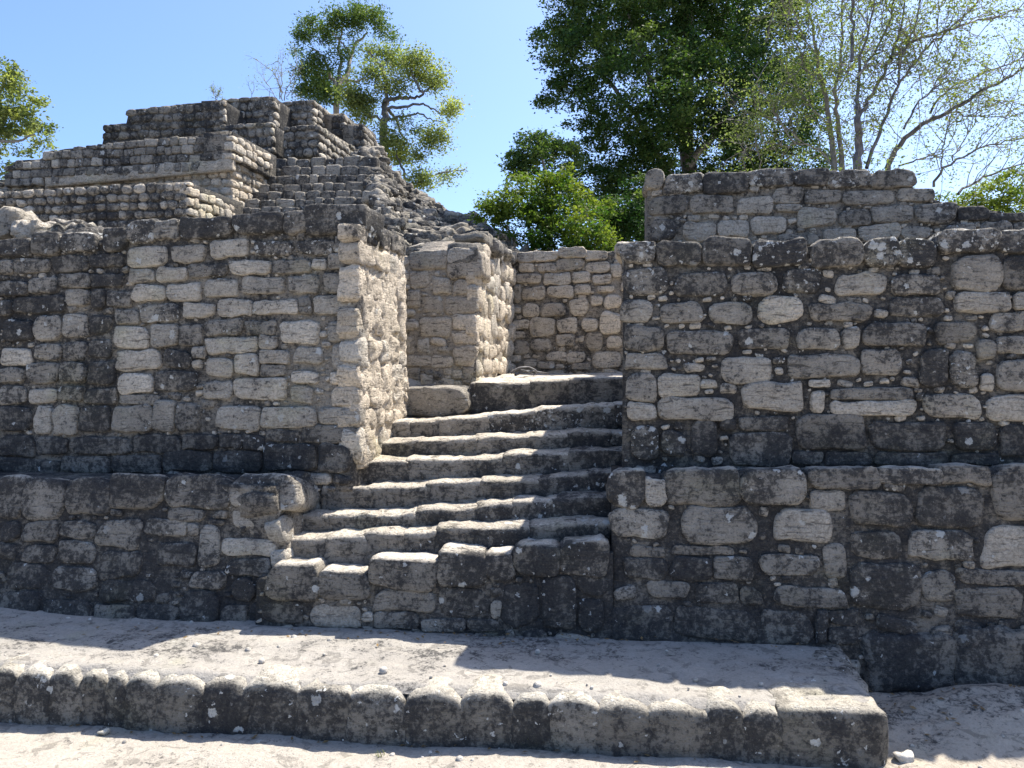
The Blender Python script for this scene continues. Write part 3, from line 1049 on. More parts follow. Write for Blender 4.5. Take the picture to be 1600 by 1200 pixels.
for i, (d, txt) in enumerate(STEPS):
    stp = thing('step', None, 'x', (0, 0, 0))
    del stp['category'], stp['label']
    stp.name = 'step'
    stp.parent = st
    pl = Plane((-0.3, d, 0), 3, 2)
    zl = zoomlist(txt, 420, 540, Z3)
    nxt = STEPS[i + 1][0] - d if i < 6 else 0.4
    us = []
    for j, (x0, y0, x1, y1, _) in enumerate(zl):
        xm = (x0 + x1) / 2
        u0 = pl.hit(x0, (y0 + y1) / 2)[0]
        u1 = pl.hit(x1, (y0 + y1) / 2)[0]
        v1 = pl.hit(xm, y0 + 5)[1]
        v0 = pl.hit(xm, y1)[1]
        tn = stn[i][j % len(stn[i])]
        dp = nxt + 0.16
        P, Fq = block(u1 - u0 + 0.035, dp, v1 - v0 + 0.05, 0.020, (12, 8, 7), True, 0.03, 0.007, nseed(), 0.004)
        mw = pl.mat((u0 + u1) / 2, (v0 + v1) / 2 - 0.025, -dp / 2 + R.uniform(-0.010, 0.010), R.uniform(-0.015, 0.015))
        # the worn lip runs on from stone to stone
        xn = P[:, 0] / ((u1 - u0) / 2)
        for sgn, nb in ((-1, j - 1), (1, j + 1)):
            if 0 <= nb < len(zl):
                vn = pl.hit((zl[nb][0] + zl[nb][2]) / 2, zl[nb][1] + 5)[1]
                P[:, 2] += (vn - v1) * 0.42 * np.clip((sgn * xn - 0.25) / 0.75, 0, 1) ** 1.6 * (P[:, 2] > 0)
        T = stone_tone(P, mw, TN[tn], (R.uniform(0.02, 0.16), R.uniform(0.80, 1.0), 0.06))
        # tread top painted paler, so that it reads as sunlit
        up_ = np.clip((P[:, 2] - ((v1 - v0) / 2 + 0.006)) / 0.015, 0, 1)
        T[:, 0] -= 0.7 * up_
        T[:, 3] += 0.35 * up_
        P[:, 2] -= 0.008 * np.clip((-P[:, 1] - dp / 2 + 0.16) / 0.16, 0, 1) * (P[:, 2] > 0)
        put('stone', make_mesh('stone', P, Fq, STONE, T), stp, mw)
        us.append((u0, u1, v1, v0))
    ua, ub = us[0][0] - 0.02, us[-1][1] + 0.02
    tp = interp([((a + b) / 2, c - 0.035) for a, b, c, e in us])
    lo = min(e for *_, e in us) - 0.12
    pl2 = Plane((-0.3, d, 0), 3, 2)
    grid_core(pl2, stp, (ua, ub), lambda u: lo, tp, nxt + 0.3, mortar_tone((0.5, 0.1, 0.1, 0.75)), sink=0.02, step=0.05)
# odd block beside the top riser
pl = Plane((-0.3, 5.62, 0), 12, 0)
a0, b1 = pl.hit(633, 604)
a1, b0 = pl.hit(731, 652)
add_stone(pl, st, a0 - 0.05, b0, a1, b1, 'M', depth=0.35, proud=0.0, seg=(12, 6, 8), irr=0.05, rough=0.008, back=True, r=0.03, name='side_block')
# landing
zl_ = at(850, 592, 5.7).z - 0.01
xs_ = np.linspace(-1.0, 2.4, 90)
ys_ = np.linspace(5.75, 8.6, 70)
X, Y = np.meshgrid(xs_, ys_, indexing='ij')
Pn = np.stack([X, Y, X * 0], -1).reshape(-1, 3)
Z = zl_ - 0.02 + (fbm(Pn * 3, 4, 5) * 0.018).reshape(X.shape) + 0.012 * (Y - 5.7) - 0.16 * ((X < -0.30) & (Y < 6.25))
sheet('landing_floor', X, Y, Z, SOFT, (0.08, 0.3, 0.08, 1.1), label=None)

# ================================================================== INNER WALLS
Z6 = 1588 / 450
P2 = Plane((at(740, 600, 6.2).x, 6.2, zl_ - 0.12), 10, 1)
ip = thing('stone_pier', 'cream stone pier in the passage behind the stairs, lit on its right side', 'pier', (-0.5, 6.4, 0))
P2txt = '''288,188,492,282,M 498,177,684,332,M 283,293,387,387,M 408,330,512,424,M 523,345,652,427,M 270,403,342,502,M 358,433,467,527,M 470,433,655,532,M 333,545,512,657,L 515,534,655,622,C 515,624,655,702,C 262,653,312,757,L 318,667,392,752,S
343,863,407,932,L 475,833,517,872,C 519,840,572,887,C 578,823,634,922,C 463,889,527,937,C 530,899,570,937,C 428,899,470,936,M 262,760,400,820,L 405,760,520,825,C 525,706,650,815,C 270,825,340,900,M'''
P2s = zoomlist(P2txt.replace(',M', ',Q').replace(',L', ',W'), 560, 340, Z6)
traced_wall(P2, ip, P2s, [(600, 402), (640, 400), (700, 394), (744, 394)], 0.7, (0.18, 0.60, 0.05, 0.85),
            lo_px=[(600, 655), (640, 655), (744, 640)], cap=range(2), chink='CCLM', proud=0.004, tries=300, rc=0.2)
R2 = SidePlane(P2.pt(0.0, 0.0), 9.8, 0)
vt2 = interp([(0, 1.16), (0.4, 1.34), (0.9, 1.40), (1.4, 1.34), (1.85, 1.33)])
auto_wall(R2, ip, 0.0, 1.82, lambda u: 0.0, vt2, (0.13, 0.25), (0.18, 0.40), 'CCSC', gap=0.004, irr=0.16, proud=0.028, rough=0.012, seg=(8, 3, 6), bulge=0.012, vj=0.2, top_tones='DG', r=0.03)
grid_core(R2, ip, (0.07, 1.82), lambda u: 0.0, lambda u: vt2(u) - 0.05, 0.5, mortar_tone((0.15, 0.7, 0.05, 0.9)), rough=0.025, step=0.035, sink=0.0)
for (x0, y0, x1, y1, tn, d) in ((706, 374, 742, 394, 'D', 6.5), (744, 370, 780, 398, 'D', 6.8), (770, 385, 796, 404, 'M', 7.3)):
    pl = Plane((0, d, 0), 10, 0)
    a0, b1 = pl.hit(x0, y0)
    a1, b0 = pl.hit(x1, y1)
    add_stone(pl, ip, a0, b0, a1, b1, tn, depth=0.3, proud=0.0, seg=(7, 6, 6), irr=0.12, rough=0.01, r=0.06, back=True)

BWp = Plane((0.0, 8.0, zl_ - 0.03), 10, 1)
bw = thing('stone_wall', 'stone wall closing the passage at the top of the stairs, warm bounced light painted into its colour', 'wall', (0.6, 8.0, 0))
BWtxt = '''880,195,972,242,M 968,190,1104,237,M 1108,170,1257,217,M 1259,185,1372,232,M 830,195,878,240,M 888,250,972,300,L 993,250,1092,302,M 1094,225,1247,292,M 1253,245,1387,302,L 1393,255,1452,332,L 858,310,1012,362,M 1018,305,1172,372,S 1177,293,1280,362,L 1290,316,1394,367,L
903,380,1032,452,M 1038,375,1188,442,L 1190,368,1277,427,L 1318,378,1412,410,L 1278,430,1352,482,L 1163,448,1272,542,L 1354,420,1452,502,L 903,473,997,552,L 1013,470,1142,542,M 853,490,897,527,M 943,550,1082,657,L 1088,553,1207,637,L 1228,553,1322,627,L 1250,630,1352,732,M 848,565,940,612,L 848,630,920,667,L
943,663,1062,737,M 1088,640,1192,712,M 1368,653,1452,722,L 853,680,940,757,M 913,785,982,822,L 1038,740,1148,790,L 1150,738,1250,800,L 990,792,1082,832,M 1178,803,1282,836,M 1330,520,1452,640,L 1290,740,1452,830,L 858,370,898,470,M'''
BWs = zoomlist(BWtxt.replace(',M', ',Q').replace(',L', ',W'), 560, 340, Z6)  # warm tones put the bounced light into the stone colour
traced_wall(BWp, bw, BWs, [(790, 400), (850, 398), (940, 394), (975, 390), (1060, 390)], 0.6, (0.40, 0.55, 0.02, 0.75),
            lo_px=[(790, 600), (1060, 600)], cap=range(5), chink='CWWQ', proud=0.02, tries=300,
            fill_sizes=[(0.3, 0.17), (0.2, 0.12), (0.14, 0.09), (0.1, 0.06), (0.07, 0.05), (0.05, 0.035)], mrough=0.02, minpart=0.07)

URp = Plane(at(1012, 380, 5.7), 8, 2)
ur = thing('stone_wall', 'upper stone wall standing behind the right wall, stepping down at its right end', 'wall', (2.2, 5.8, 0))
URtxt = '''145,42,212,112,M 214,55,362,127,P 364,55,530,127,D 530,40,710,100,P 713,42,836,94,D 838,45,1004,106,P 1004,42,1170,102,M
160,138,307,212,D 309,135,482,207,M 494,140,632,209,L 626,105,752,167,M 754,112,892,167,M 896,112,1097,174,M 1104,108,1247,157,M
640,170,730,200,M 724,182,872,257,L 878,190,1002,250,M 1010,175,1167,242,M 1171,166,1334,244,M 1335,178,1452,234,D 1453,200,1592,238,D
160,230,267,312,D 283,238,417,312,L 419,228,540,298,L 547,215,680,284,L 650,286,802,330,M 823,262,952,320,L 957,248,1117,310,L 1119,257,1232,302,M 1280,248,1402,300,M 1420,238,1542,285,M 1545,240,1700,290,D'''
URs = zoomlist(URtxt, 950, 250, Z7)
traced_wall(URp, ur, URs, [(1012, 285), (1100, 284), (1300, 276), (1420, 280), (1432, 300), (1480, 318), (1560, 330), (1650, 345)], 0.7, (0.50, 0.15, 0.12, 0.75),
            lo_px=[(1012, 420), (1650, 420)], cap=range(7), chink='SSLLM', tries=800)
add_stone(Plane(at(985, 400, 5.2), 8, 0), rw, -0.1, 0.0, 0.12, 0.10, 'L', depth=0.3, proud=0.0, seg=(7, 6, 6), back=True)
# ================================================================== PYRAMID
py = thing('stepped_pyramid', 'tall stepped stone pyramid rising behind the left wall', 'pyramid', (-6, 22, 0))
BUD = [290]
REST = []


def terrace(P0px, d, ang, top_px, lo_px, tones, course, width, mortar, name='terrace_wall', side=None, side_top=None, lean=3,
            side_tones='SCC', thick=2.5, quota=120, side_lo=None, value=0.0, side_quota=40):
    """one terrace front of the pyramid, with its right-hand return"""
    pl = Plane(at(P0px[0], P0px[1], d), ang, lean)
    tops = [pl.hit(*p) for p in top_px]
    los = [pl.hit(*p) for p in lo_px]
    vh, vl = interp(tops), interp(los)
    par = thing('p', None, 'x', (0, 0, 0))
    del par['category'], par['label']
    par.name = name
    par.parent = py
    q = min(quota, BUD[0])
    n0 = len(par.children)
    rest = auto_wall(pl, par, tops[0][0], tops[-1][0], vl, vh, course, width, tones, depth=0.25, gap=0.004, irr=0.07, proud=0.05, vj=0.07, rc=0.10,
                     seg=(4, 2, 4), limit=q, rough=0.012, bulge=0.005, mat=FAR, r=0.025)
    BUD[0] -= len(par.children) - n0
    join_blocks('small_stones', pl, par, rest, lambda: R.choice(tones), proud=0.05, mat=FAR, depth=0.2, rolls=0.04, seg=(3, 2, 3))
    vcore = (lambda u: 1.35 - pl.o.z) if d < 21 and d != 20.4 else vl
    grid_core(pl, par, (tops[0][0], tops[-1][0]), vcore, vh, thick, mortar_tone(mortar), step=0.14, rough=0.04, sink=0.015, mat=FAR)
    if side:
        ua = tops[-1][0]
        # length of the return from where its far end shows
        o = pl.pt(ua, 0)
        s_ = SidePlane(o, ang, 0)
        t = 0.0
        k = (side - 800) / F
        # (o.x + t sin)/(o.y + t cos) = k
        sn, cs = math.sin(math.radians(ang)), math.cos(math.radians(ang))
        t = (k * o.y - o.x) / (sn - k * cs)
        zt0 = tops[-1][1]
        zt1 = at(side, side_top, o.y + t * cs).z - o.z
        zl0 = los[-1][1]
        zl1 = at(side, side_lo, o.y + t * cs).z - o.z if side_lo else zl0
        vt = interp([(0, zt0), (t, zt1)])
        vlo_ = interp([(0, zl0), (t, zl1)])
        q = min(side_quota, BUD[0])
        n0 = len(par.children)
        rest = auto_wall(s_, par, 0, t, vlo_, vt, course, (width[0] * 1.0, width[1] * 1.5), side_tones, depth=0.25, gap=0.008, irr=0.10, proud=0.05, vj=0.12, rc=0.25,
                         seg=(4, 2, 4), limit=q, rough=0.015, mat=FAR, r=0.025)
        BUD[0] -= len(par.children) - n0
        join_blocks('small_stones', s_, par, rest, lambda: R.choice(side_tones), proud=0.05, mat=FAR, depth=0.2, rolls=0.04, seg=(3, 2, 3))
        grid_core(s_, par, (0.04, t), (lambda u: 1.35 - s_.o.z) if d < 21 and d != 20.4 else vlo_, vt, 0.8, mortar_tone((0.45, 0.35, 0.0, 0.8)), step=0.14, rough=0.04, sink=0.03, mat=FAR)
    return pl


KD = (0.85, 0.05, 0.02, 0.6)
terrace((295, 345), 18, 10, [(-260, 322), (0, 300), (180, 289), (293, 284)], [(-260, 400), (293, 385)], 'MDGDML', (0.19, 0.25), (0.18, 0.36), KD,
        side=368, side_top=322, quota=100, side_quota=36)
# lower face and plaster strip of the next terrace, then its overhanging upper courses
terrace((360, 335), 20.6, 9, [(-100, 290), (68, 282), (360, 250)], [(-100, 330), (360, 345)], 'MLMC', (0.2, 0.25), (0.2, 0.34), (0.2, 0.7, 0.0, 0.95),
        side=420, side_top=252, quota=40, side_lo=350, side_quota=22, lean=1)
terrace((364, 335), 20.4, 9, [(8, 292), (18, 252), (70, 247), (73, 236), (200, 222), (364, 206)], [(8, 292), (70, 278), (364, 249)], 'DMDGML', (0.2, 0.26), (0.2, 0.38), KD,
        side=427, side_top=243, quota=110, side_quota=16, side_lo=262)
terrace((350, 215), 26, 8, [(160, 222), (168, 195), (199, 192), (201, 172), (280, 163), (350, 157)], [(160, 245), (350, 230)], 'DXGDD', (0.24, 0.32), (0.24, 0.45), KD, side=358, side_top=157)
terrace((428, 215), 27.2, 8, [(345, 156), (385, 153), (428, 151)], [(345, 220), (428, 220)], 'DGMD', (0.24, 0.32), (0.24, 0.45), KD, side=440, side_top=160, side_tones='ML')
terrace((428, 235), 25.6, 8, [(345, 196), (424, 192)], [(345, 240), (424, 240)], 'DGMD', (0.24, 0.32), (0.24, 0.45), KD, side=434, side_top=195, side_tones='ML')
terrace((489, 215), 28.6, 8, [(436, 160), (489, 157)], [(436, 220), (489, 220)], 'GDM', (0.24, 0.32), (0.24, 0.45), KD, side=526, side_top=181, side_tones='MLG')
terrace((498, 240), 25.4, 8, [(443, 206), (446, 199), (498, 195)], [(443, 246), (498, 246)], 'DGMD', (0.24, 0.32), (0.24, 0.45), KD, side=566, side_top=236, side_tones='GML', side_lo=250)
terrace((537, 215), 29.5, 8, [(518, 178), (537, 177)], [(518, 225), (537, 225)], 'DX', (0.24, 0.32), (0.24, 0.45), KD, side=560, side_top=202, side_tones='MG', thick=1.5)
terrace((568, 235), 29, 8, [(552, 193), (568, 193)], [(552, 245), (568, 250)], 'DX', (0.24, 0.32), (0.24, 0.45), KD, side=606, side_top=240, side_tones='GDM', side_lo=290, thick=1.5)
pb = Plane(at(360, 335, 20.42), 9, 1)
tp_ = [pb.hit(*q) for q in ((70, 272), (200, 260), (362, 248))]
lo_ = [pb.hit(*q) for q in ((70, 292), (200, 281), (362, 266))]
grid_core(pb, py, (tp_[0][0], tp_[-1][0]), interp(lo_), interp(tp_), 0.2, mortar_tone((0.05, 0.6, 0.0, 1.15)), name='plaster_band', step=0.08, rough=0.05, mat=FAR)
# the broad flight of steps
sy = [334, 321, 309, 297, 285, 272, 259, 246]
for i, y_ in enumerate(sy):
    d = 20.2 + i * 0.46
    xl = 375 + (430 - 375) * i / 7 - 12
    xr = 612 - 6 * i if i < 3 else 585 - 5 * (i - 3)
    pl = Plane(at(470, y_, d), 5, 2)
    u0 = pl.hit(xl, y_)[0]
    u1 = pl.hit(xr, y_)[0]
    par = thing('p', None, 'x', (0, 0, 0))
    del par['category'], par['label']
    par.name = 'step'
    par.parent = py
    u = u0
    boxes = []
    hh = pl.hit(470, y_)[1] - pl.hit(470, y_ + 13)[1]
    while u < u1:
        w_ = R.uniform(0.25, 0.6)
        dv = R.uniform(-0.05, 0.03)
        boxes.append((u + 0.01, -hh - 0.12, u + w_ - 0.01, dv))
        u += w_
    for b in boxes:
        add_stone(pl, par, *b, R.choice('GDMD'), depth=0.7, proud=0.0, mat=FAR, seg=(4, 3, 4), irr=0.06, rough=0.012, r=0.04, rc=0.15, name='step_stone')
    grid_core(pl, par, (u0, u1), (lambda u: 1.35 - pl.o.z) if i == 0 else (lambda u: -0.8), lambda u: -0.06, 3.0 if i == 0 else 0.8, mortar_tone(KD), step=0.2, rough=0.04, sink=0.04, mat=FAR)

pm = Plane((-5.3, 23.2, 1.35), 8, 0)
grid_core(pm, py, (-13.0, 0.0), lambda u: 0.0, lambda u: 6.1, 9.0, mortar_tone((0.5, 0.1, 0.0, 0.8)), name='core_mass', step=0.3, rough=0.05, mat=FAR)
# the raised court behind the front walls
for (x0, x1, y0, y1) in ((-60, 60, 9.0, 90), (-60, -1.15, 5.75, 9.0), (2.0, 60, 6.6, 9.0)):
    xs_, ys_ = np.linspace(x0, x1, 60), np.linspace(y0, y1, 40)
    X, Y = np.meshgrid(xs_, ys_, indexing='ij')
    Z = 1.42 + (fbm(np.stack([X, Y, X * 0], -1).reshape(-1, 3) * 0.4, 3, 6) * 0.04).reshape(X.shape)
    Z[0, :] = Z[-1, :] = 0
    Z[:, 0] = Z[:, -1] = 0
    X[0, :], X[-1, :] = X[1, :] - 0.01, X[-2, :] + 0.01
    Y[:, 0], Y[:, -1] = Y[:, 1] - 0.01, Y[:, -2] + 0.01
    sheet('court_ground', X, Y, Z, SOFT, (0.3, 0.3, 0.0, 0.9))
# rubble flank: surface between an upper and a lower line
rub = thing('rubble_slope', 'ruined flank of grey tumbled stones running down from the pyramid to the passage', 'rubble', (-2, 19, 0))
UP = [(552, 236, 26.5), (572, 225, 27.5), (590, 228, 28), (612, 268, 27), (640, 293, 26), (662, 302, 25.5), (690, 326, 24.5), (735, 337, 23), (770, 352, 21.5), (800, 386, 20), (850, 400, 19), (960, 412, 19)]
LO = [(596, 345, 18.5), (602, 350, 18), (610, 360, 17), (622, 380, 16.5), (642, 402, 16), (662, 406, 15.5), (690, 408, 15), (735, 412, 15), (770, 415, 15), (800, 420, 15), (850, 425, 15), (960, 430, 15)]
UPv = np.array([at(*p) for p in UP])
LOv = np.array([at(*p) for p in LO])
UPv[:, 2] -= 0.15
prm = np.linspace(0, 1, len(UP))
nu, nv = 150, 70
tu = np.linspace(0, 1, nu)
U3 = np.stack([np.interp(tu, prm, UPv[:, i]) for i in range(3)], 1)
L3 = np.stack([np.interp(tu, prm, LOv[:, i]) for i in range(3)], 1)


def slope_pt(a, b):
    i = a * (nu - 1)
    i0 = int(min(nu - 2, i))
    f = i - i0
    u_ = U3[i0] * (1 - f) + U3[i0 + 1] * f
    l_ = L3[i0] * (1 - f) + L3[i0 + 1] * f
    return l_ * (1 - b) + u_ * b


tb = np.linspace(-0.15, 1.0, nv)
G = L3[:, None, :] * (1 - tb[None, :, None]) + U3[:, None, :] * tb[None, :, None]
# far side falls away, the near foot goes down to the court
foot_ = L3[:, None, :] * np.array([1, 1, 0]) + np.array([0, -0.9, 1.35])
G = np.concatenate([foot_, G], 1)
back_ = U3[:, None, :] + np.array([0.6, 1.6, -2.0]) * np.linspace(0.2, 2.5, 6)[None, :, None]
G = np.concatenate([G, back_], 1)
Gf = G.reshape(-1, 3)
Gf = Gf + np.stack([Gf[:, 0] * 0, -np.abs(fbm(Gf * 1.5, 3, 8)) * 0.0, fbm(Gf * 1.7, 4, 4) * 0.12], 1)
ix = np.arange(len(Gf)).reshape(nu, nv + 7)
Fq = np.stack([ix[:-1, :-1], ix[1:, :-1], ix[1:, 1:], ix[:-1, 1:]], -1).reshape(-1, 4)
put('rubble_core', make_mesh('rubble_core', Gf - np.array(rub.location), Fq, FAR, mortar_tone((0.62, 0.05, 0.1, 0.8))(Gf)), rub)


def rock(sz, seed, seg=(3, 3, 3)):
    P, Fq = block(sz[0], sz[1], sz[2], 0.33 * min(sz), seg, True, 0.22, 0.02, seed, 0)
    return P, Fq


def rot(seedr):
    return Matrix.Rotation(seedr.uniform(-0.6, 0.6), 3, 'X') @ Matrix.Rotation(seedr.uniform(-0.5, 0.5), 3, 'Y') @ Matrix.Rotation(seedr.uniform(0, 6.28), 3, 'Z')


Vs, Fs, Ts, n = [], [], [], 0
for i in range(2300):
    a, b = R.random() ** 0.9, R.random()
    p = slope_pt(a, b)
    big = i < 200
    s = R.uniform(0.26, 0.5) if big else R.uniform(0.10, 0.26)
    sz = (s * R.uniform(0.9, 1.5), s * R.uniform(0.7, 1.1), s * R.uniform(0.45, 0.8))
    P, Fq = rock(sz, i + 5000, (4, 4, 4) if big else (2, 2, 2))
    M = np.array(rot(R))
    tn = list(TN[R.choice('GDMDGX' if a > 0.25 else 'GMDMDG')])
    if big:
        mw = Matrix.Translation((p[0], p[1] - 0.05, p[2] + sz[2] * 0.25)) @ Matrix(M.tolist()).to_4x4()
        put('rock', make_mesh('rock', P, Fq, FAR, stone_tone(P, mw, tn, (0, R.uniform(0.8, 1.2), 0.05))), rub, mw)
    else:
        W = P @ M.T + np.array([p[0], p[1] - 0.03, p[2] + sz[2] * 0.3]) - np.array(rub.location)
        Vs.append(W)
        Fs.append(Fq + n)
        T = np.empty((len(W), 4))
        T[:] = tn
        T[:, 3] *= R.uniform(0.8, 1.25)
        Ts.append(T)
        n += len(W)
o = put('loose_rubble', make_mesh('loose_rubble', np.concatenate(Vs), np.concatenate(Fs), FAR, np.concatenate(Ts)), rub)
o['kind'] = 'stuff'

# ================================================================== TREES
LEAF_DK = leaf_material('dark_leaf', (0.017, 0.046, 0.013), (0.040, 0.092, 0.020), (0.13, 0.18, 0.045), 0.33)
LEAF_BR = leaf_material('bright_leaf', (0.030, 0.075, 0.014), (0.075, 0.145, 0.022), (0.20, 0.24, 0.04))
LEAF_GY = leaf_material('greyish_leaf', (0.080, 0.115, 0.050), (0.15, 0.19, 0.08), (0.34, 0.36, 0.13), 0.5)
LEAF_MD = leaf_material('mid_green_leaf', (0.035, 0.075, 0.025), (0.075, 0.13, 0.04), (0.20, 0.24, 0.06), 0.42)
BARK_P = bark_material('pale_bark', (0.30, 0.28, 0.25), (0.17, 0.15, 0.13))
BARK_D = bark_material('dark_bark', (0.075, 0.07, 0.068), (0.19, 0.18, 0.17))


def tube(pts, r0, r1, ns=6):
    pts = np.asarray(pts, float)
    n = len(pts)
    tg = np.gradient(pts, axis=0)
    tg /= np.linalg.norm(tg, axis=1)[:, None] + 1e-9
    ref = np.array([0.3, 1.0, 0.2]) if abs(tg[0][1]) < 0.8 else np.array([1.0, 0, 0])
    V = []
    for i in range(n):
        a = np.cross(tg[i], ref)
        a /= np.linalg.norm(a) + 1e-9
        b = np.cross(tg[i], a)
        r = r0 + (r1 - r0) * i / (n - 1)
        for k in range(ns):
            t = 2 * math.pi * k / ns
            V.append(pts[i] + r * (math.cos(t) * a + math.sin(t) * b))
    F_ = []
    for i in range(n - 1):
        for k in range(ns):
            F_.append((i * ns + k, i * ns + (k + 1) % ns, (i + 1) * ns + (k + 1) % ns, (i + 1) * ns + k))
    return np.array(V), np.array(F_)


def smooth_line(P, m=4, wob=0.0, rs=NR):
    P = np.asarray(P, float)
    t = np.arange(len(P))
    tt_ = np.linspace(0, len(P) - 1, (len(P) - 1) * m + 1)
    Q = np.stack([np.interp(tt_, t, P[:, i]) for i in range(3)], 1)
    for _ in range(2):
        Q[1:-1] = (Q[:-2] + 2 * Q[1:-1] + Q[2:]) / 4
    if wob:
        Q[1:-1] += rs.normal(0, wob, (len(Q) - 2, 3))
    return Q


def join_tubes(name, tubes, mat, parent, kind=None):
    V, F_, n = [], [], 0
    for v, f in tubes:
        V.append(v)
        F_.append(f + n)
        n += len(v)
    o = put(name, make_mesh(name, np.concatenate(V) - np.array(parent.location), np.concatenate(F_), mat), parent)
    if kind:
        o['kind'] = kind
    return o


def leaves(name, C_, size, mat, parent, yel=None, up=0.5, asp=0.5):
    C_ = np.asarray(C_, float)
    n = len(C_)
    rs = NR
    d = rs.normal(0, 1, (n, 3))
    d[:, 2] *= 0.6
    d /= np.linalg.norm(d, axis=1)[:, None]
    nn = rs.normal(0, 1, (n, 3))
    nn[:, 2] += up
    s = np.cross(d, nn)
    s /= np.linalg.norm(s, axis=1)[:, None] + 1e-9
    fold = np.cross(s, d)
    L_ = (size * rs.uniform(0.6, 1.35, n))[:, None]
    W_ = L_ * asp
    p0 = C_ - d * L_ * 0.5
    p2 = C_ + d * L_ * 0.5
    p1 = C_ + s * W_ * 0.5 + fold * L_ * 0.10
    p3 = C_ - s * W_ * 0.5 + fold * L_ * 0.10
    V = np.stack([p0, p1, p2, p3], 1).reshape(-1, 3) - np.array(parent.location)
    Fq = np.arange(4 * n).reshape(n, 4)
    T = np.zeros((n, 4))
    T[:, 0] = rs.random(n)
    T[:, 1] = np.clip((yel if yel is not None else 0.15) + rs.normal(0, 0.12, n), 0, 1)
    T[:, 3] = 1
    return put(name, make_mesh(name, V, Fq, mat, np.repeat(T, 4, 0), smooth=False), parent)


def crown_points(blobs, dens, leaf, shell=0.55, clump=0.3, squash=0.8, per=40, yel=0.2):
    """leaf clumps spread through and over the lobes of a crown"""
    P, Yl = [], []
    for b in blobs:
        px, py_, r, d = b[:4]
        k = b[4] if len(b) > 4 else 1.0
        y0 = b[5] if len(b) > 5 else yel
        c = np.array(at(px, py_, d))
        Rm = r * d / F
        nc = max(3, int(dens * k * Rm * Rm))
        v = NR.normal(0, 1, (nc, 3))
        v /= np.linalg.norm(v, axis=1)[:, None]
        rad = Rm * (shell + (1 - shell) * NR.random(nc) ** 0.5)
        rad *= 1 + 0.22 * fbm(v * 2.2 + c, 2, 3)
        cc = c + v * rad[:, None] * np.array([1, 1, squash])
        yc = np.clip(y0 + 0.33 * NR.normal(0, 1, nc) + 0.15 * v[:, 2], 0, 1)
        for j in range(nc):
            cl = clump * NR.uniform(0.6, 1.4)
            m_ = int(per * NR.uniform(0.5, 1.5))
            P.append(cc[j] + NR.normal(0, 1, (m_, 3)) * cl * np.array([0.55, 0.55, 0.32]))
            Yl.append(np.full(m_, yc[j]))
    return np.concatenate(P), np.concatenate(Yl)


def zl(txt, ox, oy, k):
    return [(ox + float(a.split(',')[0]) / k, oy + float(a.split(',')[1]) / k) for a in txt.split()]


def limb3(pts, d, wob, spread, rs=NR):
    """pixel polyline -> limb in space, its depth wandering"""
    dd = d + np.cumsum(rs.normal(0, spread, len(pts)))
    dd[0] = d
    return smooth_line([at(p[0], p[1], q) for p, q in zip(pts, dd)], 4, wob)


def ground_foot(p):
    return np.array([p[0], p[1], -0.2])


# ---- the big dark tree
t4 = thing('broadleaf_tree', 'huge dark green dense leafy tree towering behind the passage', 'tree', (3.6, 25, 0))
D4 = 25
B4 = [(965, 40, 95, D4), (905, 95, 62, D4 - 1), (870, 70, 38, D4), (1050, 30, 110, D4 + 2), (1150, 50, 110, D4 + 1), (1010, 150, 105, D4 - 2), (1110, 150, 110, D4 - 1),
      (1200, 170, 95, D4), (950, 225, 72, D4), (925, 290, 55, D4 - 1), (1000, 300, 75, D4), (1090, 250, 95, D4 + 1), (1235, 250, 62, D4 + 1), (1150, 300, 80, D4 + 1), (1260, 120, 45, D4 + 1, 0.8),
      (890, 150, 45, D4 - 1, 0.9), (1000, -60, 140, D4 + 1), (1150, -50, 130, D4 + 1), (985, 350, 55, D4 - 1), (900, 30, 45, D4), (1060, 340, 80, D4 + 1), (1180, 350, 80, D4 + 2), (1250, 330, 50, D4 + 2)]
P, Yl = crown_points(B4, 52, 0.1, shell=0.55, clump=0.30, per=62, yel=0.12)
leaves('crown', P, 0.11, LEAF_DK, t4, Yl)
tr = join_tubes('trunk', [tube(smooth_line([ground_foot(at(1090, 380, D4 + 1)), at(1085, 330, D4 + 1), at(1070, 200, D4 + 1), at(1080, 60, D4 + 1), at(1060, -80, D4 + 1)], 4, 0.03), 0.34, 0.12, 8)], BARK_P, t4)
for pts in ([(1080, 330), (1020, 230), (960, 130), (900, 90)], [(1075, 260), (1140, 170), (1190, 90), (1210, 0)], [(1070, 200), (1010, 120), (980, 20)], [(1088, 360), (1180, 300), (1240, 240)], [(1085, 340), (980, 300), (930, 290)]):
    join_tubes('limb', [tube(limb3(pts, D4, 0.05, 0.5), 0.13, 0.03, 6)], BARK_P, t4)

